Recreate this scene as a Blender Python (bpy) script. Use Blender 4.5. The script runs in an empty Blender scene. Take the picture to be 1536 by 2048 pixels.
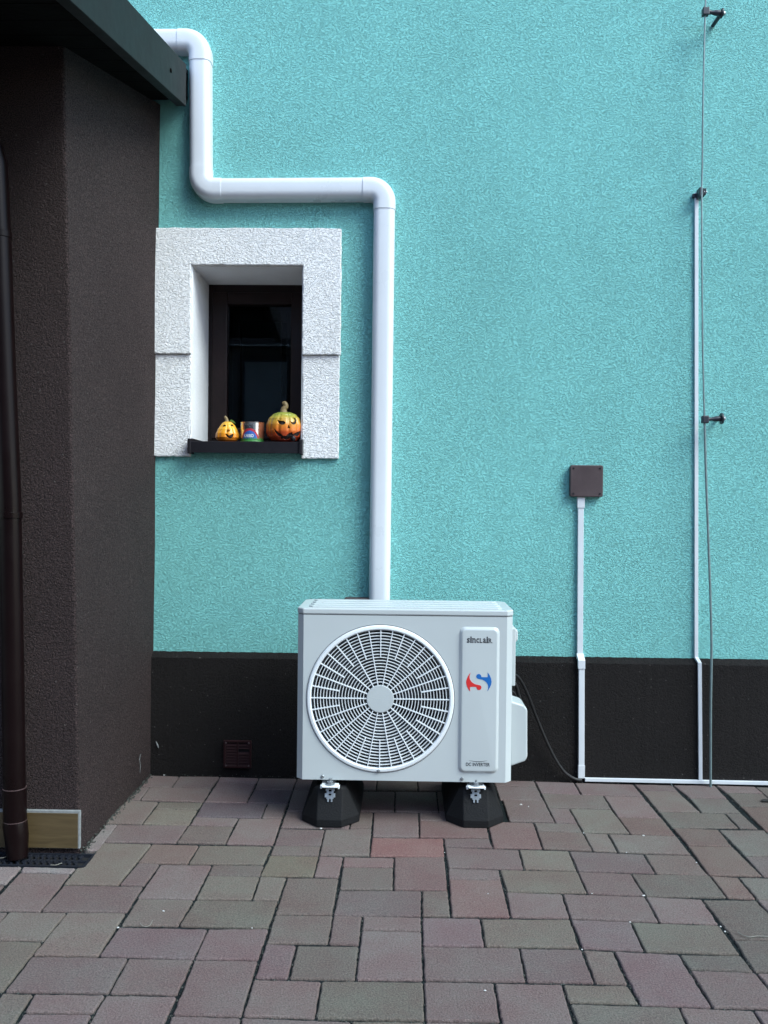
import bpy, bmesh, math, random
from mathutils import Vector, Matrix, noise
R = math.radians
random.seed(7)
S = bpy.context.scene
C = S.collection

# ------------------------------------------------------------------ camera
F = 1740.0                       # focal length in photo pixels (photo 1536 x 2048)
CAM = Vector((0.0, -3.61, 1.14))
Yc = Vector(((805-768)/F, -(1005-1024)/F, -1.0)).normalized()     # wall normal seen from the camera
Xc = Vector((1, -0.0100, 0)); Xc = (Xc - Yc*Xc.dot(Yc)).normalized()
Zc = Xc.cross(Yc)
RW = Matrix((Xc, Yc, Zc))        # camera space -> world (rows = world axes in camera space)
cam_d = bpy.data.cameras.new('camera'); cam = bpy.data.objects.new('camera', cam_d); C.objects.link(cam)
cam.matrix_world = Matrix.Translation(CAM) @ RW.to_4x4()
cam_d.sensor_fit = 'HORIZONTAL'; cam_d.sensor_width = 36; cam_d.lens = F/1536*36
cam_d.clip_start = 0.05; cam_d.clip_end = 500
S.camera = cam
# ------------------------------------------------------------------ light
SUN_EL, SUN_AZ = 47, 56          # elevation; degrees to the right of straight behind the camera
w = bpy.data.worlds.new('World'); S.world = w; w.use_nodes = True
nt = w.node_tree; bg = nt.nodes['Background']
sky = nt.nodes.new('ShaderNodeTexSky'); sky.sky_type = 'NISHITA'; sky.sun_disc = False
sky.sun_elevation = R(SUN_EL); sky.sun_rotation = R(180-SUN_AZ)
sky.air_density = 1.0; sky.dust_density = 1.0; sky.ozone_density = 1.0
nt.links.new(sky.outputs[0], bg.inputs[0]); bg.inputs[1].default_value = 0.135
sd = bpy.data.lights.new('sun', 'SUN'); so = bpy.data.objects.new('sun', sd); C.objects.link(so)
sd.energy = 1.4; sd.angle = R(33); sd.color = (0.87, 1.0, 0.97)
dirv = Vector((math.sin(R(SUN_AZ))*math.cos(R(SUN_EL)), -math.cos(R(SUN_AZ))*math.cos(R(SUN_EL)), math.sin(R(SUN_EL))))
so.rotation_euler = dirv.to_track_quat('Z', 'Y').to_euler(); so.location = dirv*20
S.view_settings.view_transform = 'Standard'; S.view_settings.look = 'None'
S.view_settings.exposure = 1.5; S.view_settings.gamma = 1

# ------------------------------------------------------------------ helpers
def ray(px, py): return (RW @ Vector(((px-768)/F, -(py-1024)/F, -1.0)))
def U(px, py, ax, val):          # photo pixel -> point on the plane axis=val
    d = ray(px, py); t = (val - CAM[ax])/d[ax]; return CAM + d*t
def W(px, py, Y=0.0): return U(px, py, 1, Y)
def G(px, py, z=0.0): return U(px, py, 2, z)
ORG = {}
def tag(o, label=None, cat=None, group=None, kind=None):
    if label: o['label'] = label
    if cat: o['category'] = cat
    if group: o['group'] = group
    if kind: o['kind'] = kind
    return o
def thing(name, loc, label, cat, group=None):
    o = bpy.data.objects.new(name, None); C.objects.link(o); o.location = loc; o.empty_display_size = .1
    ORG[o] = Vector(loc); return tag(o, label, cat, group)
class MB:
    def __init__(s): s.v = []; s.f = []; s.m = []; s.mi = 0; s.col = []
    def add(s, vs, fs, col=None):
        b = len(s.v); s.v += [Vector(v) for v in vs]
        for f in fs: s.f.append([i+b for i in f]); s.m.append(s.mi); s.col.append(col)
        return s
    def box(s, lo, hi):
        x0,y0,z0 = lo; x1,y1,z1 = hi
        return s.add([(x0,y0,z0),(x1,y0,z0),(x1,y1,z0),(x0,y1,z0),(x0,y0,z1),(x1,y0,z1),(x1,y1,z1),(x0,y1,z1)],
              [(0,3,2,1),(4,5,6,7),(0,1,5,4),(1,2,6,5),(2,3,7,6),(3,0,4,7)])
    def prism(s, pts, off):      # planar polygon extruded by vector off
        n = len(pts); off = Vector(off); a = [Vector(p) for p in pts]; b = [p+off for p in a]
        nrm = Vector((0,0,0))
        for i in range(n): nrm += a[i].cross(a[(i+1)%n])
        if nrm.dot(off) > 0: a.reverse(); b.reverse()
        return s.add(a+b, [list(range(n)), list(range(2*n-1, n-1, -1))] + [(i, i+n, (i+1)%n+n, (i+1)%n) for i in range(n)])
    def tube(s, pts, r, seg=12, caps=True, up=None):
        pts = [Vector(p) for p in pts]; n = len(pts); vs = []; fs = []
        rr = r if isinstance(r, (list, tuple)) else [r]*n
        u = None
        for i, p in enumerate(pts):
            t = (pts[min(i+1,n-1)] - pts[max(i-1,0)]).normalized()
            if u is None:
                u = t.orthogonal().normalized()
            u = (u - t*u.dot(t)).normalized(); w_ = t.cross(u)
            for k in range(seg):
                a = 2*math.pi*k/seg; vs.append(p + (u*math.cos(a)+w_*math.sin(a))*rr[i])
        for i in range(n-1):
            for k in range(seg):
                a=i*seg+k; b=i*seg+(k+1)%seg; fs.append((a,b,b+seg,a+seg))
        if caps: fs.append(list(range(seg-1,-1,-1))); fs.append(list(range((n-1)*seg, n*seg)))
        return s.add(vs, fs)
    def sweep(s, prof, pts, side, caps=True):    # prof: (lateral, out) in plane spanned by lateral & -Y
        n=len(pts); m=len(prof); vs=[]; fs=[]
        out = Vector((0,-1,0)); pts=[Vector(p) for p in pts]
        for i,p in enumerate(pts):
            t=(pts[min(i+1,n-1)]-pts[max(i-1,0)]); t.y=0; t.normalize(); lat=t.cross(out)
            for a,b in prof: vs.append(p+lat*a+out*b)
        for i in range(n-1):
            for k in range(m):
                a=i*m+k; b=i*m+(k+1)%m; fs.append((a,a+m,b+m,b))
        if caps: fs.append(list(range(m))); fs.append(list(range(n*m-1,(n-1)*m-1,-1)))
        return s.add(vs,fs)
    def lathe(s, prof, c, axis='Z', seg=32, caps=True):   # prof (r, h)
        vs=[]; fs=[]; c=Vector(c); n=len(prof)
        for r,h in prof:
            for k in range(seg):
                a=2*math.pi*k/seg; x,y=r*math.cos(a), r*math.sin(a)
                vs.append(c+ (Vector((x,y,h)) if axis=='Z' else Vector((x,-h,y)) if axis=='Y' else Vector((h,x,y))))
        for i in range(n-1):
            for k in range(seg):
                a=i*seg+k; b=i*seg+(k+1)%seg; fs.append((a,b,b+seg,a+seg))
        if caps: fs.append(list(range(seg-1,-1,-1))); fs.append(list(range((n-1)*seg,n*seg)))
        return s.add(vs,fs)
    def obj(s, name, mats, parent=None, loc=None, smooth=False, bevel=0, bseg=2, angle=35, clean=True):
        o = Vector(loc) if loc is not None else (ORG[parent] if parent else Vector((0,0,0)))
        me = bpy.data.meshes.new(name); me.from_pydata([v-o for v in s.v], [], s.f)
        if not isinstance(mats, (list, tuple)): mats=[mats]
        for m in mats: me.materials.append(m)
        for p, i in zip(me.polygons, s.m): p.material_index = i
        if any(c is not None for c in s.col):
            at = me.color_attributes.new('tint', 'FLOAT_COLOR', 'CORNER')
            for p, c in zip(me.polygons, s.col):
                for li in p.loop_indices: at.data[li].color = (*(c or (1,1,1)), 1)
        if clean:
            bm=bmesh.new(); bm.from_mesh(me); bmesh.ops.recalc_face_normals(bm, faces=bm.faces); bm.to_mesh(me); bm.free()
        ob = bpy.data.objects.new(name, me); C.objects.link(ob)
        if parent: ob.parent = parent
        else: ob.location = o
        ORG[ob] = o
        if smooth:
            for p in me.polygons: p.use_smooth = True
            try: me.set_sharp_from_angle(angle=R(angle))
            except Exception: pass
        if bevel:
            b = ob.modifiers.new('bevel','BEVEL'); b.width=bevel; b.segments=bseg; b.limit_method='ANGLE'; b.angle_limit=R(30)
            b.harden_normals=False
        return ob
def arc(cx, cz, r, a0, a1, n, y): return [Vector((cx+r*math.cos(R(a0+(a1-a0)*i/n)), y, cz+r*math.sin(R(a0+(a1-a0)*i/n)))) for i in range(n+1)]

# ------------------------------------------------------------------ materials
def mat(name, col, rough=.5, metal=0, spec=.5, bump=None, var=None, coat=0):
    m = bpy.data.materials.new(name); m.use_nodes = True; t = m.node_tree; b = t.nodes['Principled BSDF']
    b.inputs['Base Color'].default_value = (*col, 1); b.inputs['Roughness'].default_value = rough
    b.inputs['Metallic'].default_value = metal; b.inputs['Specular IOR Level'].default_value = spec
    tc = t.nodes.new('ShaderNodeTexCoord'); L = t.links.new
    if coat: b.inputs['Coat Weight'].default_value = coat
    if bump:
        sc, dist, det = bump
        n = t.nodes.new('ShaderNodeTexNoise'); n.inputs['Scale'].default_value = sc; n.inputs['Detail'].default_value = det
        L(tc.outputs['Object'], n.inputs['Vector']); bp = t.nodes.new('ShaderNodeBump'); bp.inputs['Distance'].default_value = dist
        bp.inputs['Strength'].default_value = 1; L(n.outputs[0], bp.inputs['Height']); L(bp.outputs[0], b.inputs['Normal'])
    if var:
        sc, amt = var
        n = t.nodes.new('ShaderNodeTexNoise'); n.inputs['Scale'].default_value = sc; n.inputs['Detail'].default_value = 5; n.inputs['Roughness'].default_value=.65
        L(tc.outputs['Object'], n.inputs['Vector'])
        mr = t.nodes.new('ShaderNodeMapRange'); mr.inputs[1].default_value=.3; mr.inputs[2].default_value=.7; mr.inputs[3].default_value=1-amt; mr.inputs[4].default_value=1+amt
        L(n.outputs[0], mr.inputs[0]); mx = t.nodes.new('ShaderNodeVectorMath'); mx.operation='SCALE'; mx.inputs[0].default_value = col
        L(mr.outputs[0], mx.inputs['Scale']); L(mx.outputs[0], b.inputs['Base Color'])
        m2 = t.nodes.new('ShaderNodeMapRange'); m2.inputs[1].default_value=.3; m2.inputs[2].default_value=.7; m2.inputs[3].default_value=max(.05,rough-.08); m2.inputs[4].default_value=min(1,rough+.08)
        L(n.outputs[0], m2.inputs[0]); L(m2.outputs[0], b.inputs['Roughness'])
    return m
def stucco(name, col, scale=75, dist=.006, var=.10, spec=.25, stretch=(1,1,1.5), fine=.35, speck=0):
    m = bpy.data.materials.new(name); m.use_nodes = True; t = m.node_tree; L = t.links.new; b = t.nodes['Principled BSDF']
    b.inputs['Roughness'].default_value=.85; b.inputs['Specular IOR Level'].default_value=spec
    tc = t.nodes.new('ShaderNodeTexCoord'); mp = t.nodes.new('ShaderNodeMapping'); mp.inputs['Scale'].default_value = stretch
    mp.inputs['Rotation'].default_value=(0,R(14),0)
    L(tc.outputs['Object'], mp.inputs[0])
    n = t.nodes.new('ShaderNodeTexNoise'); n.inputs['Scale'].default_value=scale; n.inputs['Detail'].default_value=2.0; n.inputs['Roughness'].default_value=.45
    n.inputs['Distortion'].default_value=.9; L(mp.outputs[0], n.inputs['Vector'])
    sm = t.nodes.new('ShaderNodeMapRange'); sm.interpolation_type='SMOOTHSTEP'; sm.inputs[1].default_value=.38; sm.inputs[2].default_value=.54
    L(n.outputs[0], sm.inputs[0])
    n2 = t.nodes.new('ShaderNodeTexNoise'); n2.inputs['Scale'].default_value=scale*3.2; n2.inputs['Detail'].default_value=3; L(mp.outputs[0], n2.inputs['Vector'])
    ad = t.nodes.new('ShaderNodeMath'); ad.operation='MULTIPLY_ADD'; ad.inputs[1].default_value=fine; L(n2.outputs[0], ad.inputs[0]); L(sm.outputs[0], ad.inputs[2])
    bp = t.nodes.new('ShaderNodeBump'); bp.inputs['Strength'].default_value=1; bp.inputs['Distance'].default_value=dist
    L(ad.outputs[0], bp.inputs['Height']); L(bp.outputs[0], b.inputs['Normal'])
    n3 = t.nodes.new('ShaderNodeTexNoise'); n3.inputs['Scale'].default_value=2.2; n3.inputs['Detail'].default_value=6; n3.inputs['Roughness'].default_value=.6; L(tc.outputs['Object'], n3.inputs['Vector'])
    mr = t.nodes.new('ShaderNodeMapRange'); mr.inputs[1].default_value=.3; mr.inputs[2].default_value=.7; mr.inputs[3].default_value=1-var; mr.inputs[4].default_value=1+var; L(n3.outputs[0], mr.inputs[0])
    fac = mr.outputs[0]
    if speck:
        n4 = t.nodes.new('ShaderNodeTexNoise'); n4.inputs['Scale'].default_value=scale*2.2; n4.inputs['Detail'].default_value=2; L(tc.outputs['Object'], n4.inputs['Vector'])
        m4 = t.nodes.new('ShaderNodeMapRange'); m4.inputs[1].default_value=.35; m4.inputs[2].default_value=.72; m4.inputs[3].default_value=1-speck; m4.inputs[4].default_value=1+speck*2.2; L(n4.outputs[0], m4.inputs[0])
        mu = t.nodes.new('ShaderNodeMath'); mu.operation='MULTIPLY'; L(mr.outputs[0], mu.inputs[0]); L(m4.outputs[0], mu.inputs[1]); fac = mu.outputs[0]
    # weathering: very large soft patches and faint vertical run marks
    for scl,mpv,amt in ((.8,(1,1,1),.022),(3.0,(2.2,2.2,.22),.020)):
        mp2=t.nodes.new('ShaderNodeMapping'); mp2.inputs['Scale'].default_value=mpv; L(tc.outputs['Object'],mp2.inputs[0])
        nn=t.nodes.new('ShaderNodeTexNoise'); nn.inputs['Scale'].default_value=scl; nn.inputs['Detail'].default_value=5; L(mp2.outputs[0],nn.inputs['Vector'])
        rr2=t.nodes.new('ShaderNodeMapRange'); rr2.inputs[1].default_value=.3; rr2.inputs[2].default_value=.7; rr2.inputs[3].default_value=1-amt; rr2.inputs[4].default_value=1+amt; L(nn.outputs[0],rr2.inputs[0])
        mu2=t.nodes.new('ShaderNodeMath'); mu2.operation='MULTIPLY'; L(fac,mu2.inputs[0]); L(rr2.outputs[0],mu2.inputs[1]); fac=mu2.outputs[0]
    mx = t.nodes.new('ShaderNodeVectorMath'); mx.operation='SCALE'; mx.inputs[0].default_value=col; L(fac, mx.inputs['Scale']); out=mx.outputs[0]
    if speck:      # sparse pale grains and splash dust showing in the dark render
        v=t.nodes.new('ShaderNodeTexVoronoi'); v.inputs['Scale'].default_value=26; L(tc.outputs['Object'],v.inputs['Vector'])
        lt=t.nodes.new('ShaderNodeMath'); lt.operation='LESS_THAN'; lt.inputs[1].default_value=.07; L(v.outputs['Distance'],lt.inputs[0])
        hh=t.nodes.new('ShaderNodeMath'); hh.operation='MULTIPLY'; hh.inputs[1].default_value=.30; L(lt.outputs[0],hh.inputs[0])
        m2=t.nodes.new('ShaderNodeMix'); m2.data_type='RGBA'; m2.inputs[7].default_value=(.20,.19,.18,1); L(hh.outputs[0],m2.inputs[0]); L(out,m2.inputs[6]); out=m2.outputs[2]
    L(out, b.inputs['Base Color'])
    return m
M = {}
M['teal'] = stucco('teal_stucco', (.225,.590,.565), scale=130, dist=.0052, var=.055)
M['white_st'] = stucco('white_stucco', (.87,.87,.87), scale=105, dist=.0034, var=.04)
M['white_sm'] = mat('white_render', (.74,.75,.77), .85, spec=.2, bump=(90,.002,4), var=(6,.06))
M['plinth'] = stucco('dark_plinth_stucco', (.0080,.0064,.0062), scale=150, dist=.004, stretch=(1,1,1), speck=.5, var=.2)
M['brown_st'] = stucco('brown_stucco', (.029,.0195,.019), scale=130, dist=.0050, stretch=(1,1,1), speck=.75, var=.12)
M['cover'] = mat('white_pvc_cover', (.66,.69,.73), .32, var=(5,.025))
M['trunk'] = mat('white_pvc_trunking', (.62,.65,.68), .4, var=(9,.04))
M['ac'] = mat('ac_white_paint', (.47,.51,.515), .36, bump=(600,.0002,2), var=(3,.02))
M['grille'] = mat('ac_grille_plastic', (.76,.80,.82), .35)
M['navy'] = mat('ac_fan_plastic', (.02,.026,.034), .45)
M['inside'] = mat('ac_inner_shroud', (.16,.17,.18), .6)
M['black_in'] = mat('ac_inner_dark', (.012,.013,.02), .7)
M['seam'] = mat('seam_shadow_gap', (.05,.055,.06), .8)
M['ink'] = mat('black_ink', (.02,.022,.03), .5)
M['red'] = mat('emblem_red', (.62,.03,.03), .35)
M['blue'] = mat('emblem_blue', (.012,.13,.42), .35)
M['steel'] = mat('zinc_steel', (.33,.36,.38), .38, metal=.75, bump=(300,.0004,3), var=(40,.15))
M['rubber'] = mat('black_rubber', (.0055,.0058,.0068), .7, spec=.25, bump=(160,.0015,5), var=(14,.35))
M['cable'] = mat('black_cable', (.012,.012,.013), .45)
M['brown_pl'] = mat('brown_plastic', (.060,.040,.042), .5, bump=(180,.0006,4), var=(12,.15))
M['vent'] = mat('vent_brown_plastic', (.026,.009,.010), .6, spec=.2, var=(20,.2))
M['sill'] = mat('sill_dark_metal', (.010,.009,.012), .45, spec=.3, var=(8,.12))
M['frame'] = mat('brown_window_frame', (.013,.0050,.0048), .45, spec=.3, bump=(60,.0008,4), var=(10,.3))
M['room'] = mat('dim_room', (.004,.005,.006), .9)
M['room_l'] = mat('reflection_panel_tone', (.22,.26,.29), .8, var=(4,.2))
M['verge'] = mat('grey_green_sheet_metal', (.013,.0155,.0155), .6, spec=.18, bump=(9,.003,2), var=(5,.10))
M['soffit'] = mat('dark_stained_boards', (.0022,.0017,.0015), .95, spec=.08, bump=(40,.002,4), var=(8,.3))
M['tiles'] = mat('dark_roof_sheet', (.06,.05,.05), .6)
M['pipe_br'] = mat('brown_downpipe', (.0055,.0026,.0028), .32, spec=.14, var=(6,.15))
M['collar'] = mat('pipe_seam_edge', (.07,.045,.045), .4)
M['wire'] = mat('grey_wire', (.17,.235,.24), .45, metal=.3, var=(30,.15))
M['holder'] = mat('dark_holder_plastic', (.022,.024,.034), .4)
M['grate'] = mat('black_plastic_grate', (.008,.010,.016), .5, bump=(200,.0006,2))
M['pit'] = mat('drain_dark', (.004,.004,.005), .9)
M['sand'] = mat('joint_sand_moss', (.020,.027,.027), .95, bump=(120,.006,6), var=(30,.6))
M['jsand'] = mat('dark_damp_joint_sand', (.012,.016,.017), .95, spec=.1, bump=(140,.005,6), var=(45,.6))
M['pebble'] = mat('white_pebble', (.55,.55,.53), .6)
M['straw'] = mat('dry_straw', (.20,.19,.16), .7)
M['stem'] = mat('pumpkin_stem', (.20,.14,.06), .6, bump=(90,.002,4), var=(40,.3))
M['carve'] = mat('carved_dark', (.010,.006,.005), .8)
M['silver'] = mat('tin_silver', (.62,.62,.62), .22, metal=.95)
M['copper'] = mat('tin_copper_print', (.55,.22,.12), .3, metal=.7)
M['c_red'] = mat('tin_print_red', (.45,.03,.05), .4)
M['c_blue'] = mat('tin_print_blue', (.03,.12,.42), .4)
M['c_green'] = mat('tin_print_green', (.04,.20,.04), .5, var=(200,.5))
M['c_white'] = mat('tin_print_white', (.7,.72,.74), .5)
M['leaf'] = mat('dark_dry_leaf', (.02,.018,.016), .8)

def tinted(name, rough=.5, fine=60, amt=.25, bumpd=.002, spec=.4, speck=True, patch=9):
    m = bpy.data.materials.new(name); m.use_nodes=True; t=m.node_tree; L=t.links.new; b=t.nodes['Principled BSDF']
    b.inputs['Roughness'].default_value=rough; b.inputs['Specular IOR Level'].default_value=spec
    tc=t.nodes.new('ShaderNodeTexCoord'); vc=t.nodes.new('ShaderNodeVertexColor'); vc.layer_name='tint'
    def nz(sc,det,ro,a,b_,lo,hi):
        n=t.nodes.new('ShaderNodeTexNoise'); n.inputs['Scale'].default_value=sc; n.inputs['Detail'].default_value=det; n.inputs['Roughness'].default_value=ro
        L(tc.outputs['Object'],n.inputs['Vector']); r=t.nodes.new('ShaderNodeMapRange'); 
        for i,v in enumerate((a,b_,lo,hi)): r.inputs[i+1].default_value=v
        L(n.outputs[0],r.inputs[0]); return n,r
    n1,r1=nz(fine,6,.7,.3,.7,1-amt,1+amt); n2,r2=nz(patch,7,.7,.3,.7,1-amt*.30,1+amt*.30)
    mu=t.nodes.new('ShaderNodeMath'); mu.operation='MULTIPLY'; L(r1.outputs[0],mu.inputs[0]); L(r2.outputs[0],mu.inputs[1])
    sc=t.nodes.new('ShaderNodeVectorMath'); sc.operation='SCALE'; L(vc.outputs[0],sc.inputs[0]); L(mu.outputs[0],sc.inputs['Scale'])
    out=sc.outputs[0]
    if speck:
        n3,r3=nz(5,8,.72,.38,.62,0,1)     # blend towards ochre / plum blotches like through-dyed concrete
        mx=t.nodes.new('ShaderNodeMix'); mx.data_type='RGBA'; mx.blend_type='MULTIPLY'; mx.inputs[0].default_value=1
        cr=t.nodes.new('ShaderNodeMix'); cr.data_type='RGBA'; cr.inputs[6].default_value=(1.07,.98,.95,1); cr.inputs[7].default_value=(.96,1.03,.97,1)
        L(r3.outputs[0],cr.inputs[0]); L(out,mx.inputs[6]); L(cr.outputs[2],mx.inputs[7]); out=mx.outputs[2]
        v=t.nodes.new('ShaderNodeTexVoronoi'); v.inputs['Scale'].default_value=85; L(tc.outputs['Object'],v.inputs['Vector'])
        lt=t.nodes.new('ShaderNodeMath'); lt.operation='LESS_THAN'; lt.inputs[1].default_value=.10; L(v.outputs['Distance'],lt.inputs[0])
        m2=t.nodes.new('ShaderNodeMix'); m2.data_type='RGBA'; m2.inputs[7].default_value=(.26,.25,.24,1)
        h=t.nodes.new('ShaderNodeMath'); h.operation='MULTIPLY'; h.inputs[1].default_value=.55; L(lt.outputs[0],h.inputs[0]); L(h.outputs[0],m2.inputs[0]); L(out,m2.inputs[6]); out=m2.outputs[2]
    L(out,b.inputs['Base Color'])
    bp=t.nodes.new('ShaderNodeBump'); bp.inputs['Distance'].default_value=bumpd; L(n1.outputs[0],bp.inputs['Height']); L(bp.outputs[0],b.inputs['Normal'])
    return m
M['paver'] = tinted('dyed_concrete_paver', .9, 210, .44, .005, .15, patch=5)
M['ceramic'] = tinted('painted_ceramic', .35, 50, .10, .0004, .5, speck=False, patch=30)
# glass: clear pane, mirror-like at grazing angles
def glass():
    m=bpy.data.materials.new('window_glass'); m.use_nodes=True; t=m.node_tree; t.nodes.clear(); L=t.links.new
    o=t.nodes.new('ShaderNodeOutputMaterial'); mx=t.nodes.new('ShaderNodeMixShader'); f=t.nodes.new('ShaderNodeFresnel'); f.inputs[0].default_value=1.45
    a=t.nodes.new('ShaderNodeBsdfTransparent'); a.inputs[0].default_value=(.55,.60,.62,1); g=t.nodes.new('ShaderNodeBsdfGlossy'); g.inputs['Roughness'].default_value=.02
    g.inputs[0].default_value=(.75,.82,.88,1)
    L(f.outputs[0],mx.inputs[0]); L(a.outputs[0],mx.inputs[1]); L(g.outputs[0],mx.inputs[2]); L(mx.outputs[0],o.inputs[0]); return m
M['glass']=glass()
def woodtile():
    m=mat('wood_look_tile',(.17,.115,.05),.45); t=m.node_tree; L=t.links.new; b=t.nodes['Principled BSDF']
    tc=t.nodes.new('ShaderNodeTexCoord'); mp=t.nodes.new('ShaderNodeMapping'); mp.inputs['Scale'].default_value=(3,1,28); L(tc.outputs['Object'],mp.inputs[0])
    n=t.nodes.new('ShaderNodeTexNoise'); n.inputs['Scale'].default_value=2.5; n.inputs['Detail'].default_value=7; n.inputs['Distortion'].default_value=1.2; L(mp.outputs[0],n.inputs['Vector'])
    r=t.nodes.new('ShaderNodeValToRGB'); r.color_ramp.elements[0].position=.3; r.color_ramp.elements[0].color=(.072,.050,.023,1); r.color_ramp.elements[1].position=.72; r.color_ramp.elements[1].color=(.110,.078,.037,1)
    L(n.outputs[0],r.inputs[0]); L(r.outputs[0],b.inputs['Base Color']); return m
M['woodtile']=woodtile(); M['tile_edge']=mat('tile_unglazed_edge',(.20,.21,.21),.8,var=(60,.2))

# ------------------------------------------------------------------ ground and paving
g = MB(); g.add([(-60,-60,-.012),(60,-60,-.012),(60,60,-.012),(-60,60,-.012)], [(0,1,2,3)])
tag(g.obj('ground', M['sand']), kind='structure')
TL = {0:(0,0,1),1:(180,1540,420/1536),2:(560,1600,420/1536),3:(960,1550,290/1536),4:(1240,1550,296/1536),5:(0,1690,400/1536),6:(380,1780,400/1536),7:(760,1780,400/1536),8:(1136,1780,400/1536),9:(0,1450,330/1536)}
COL = {'M': (0.2013, 0.1668, 0.1595), 'G': (0.1921, 0.1776, 0.1518), 'P': (0.1993, 0.1589, 0.159), 'R': (0.2379, 0.1447, 0.134), 'D': (0.1444, 0.1209, 0.1323), 'N': (0.1964, 0.1733, 0.1561), 'L': (0.2591, 0.234, 0.2275), 'K': (0.1777, 0.1661, 0.1482), 'B': (0.186, 0.1498, 0.134), 'Y': (0.2051, 0.1906, 0.1518), 'S': (0.2124, 0.16, 0.151)}  # R: red glow of a lens reflection, painted in as a paver colour
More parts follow.
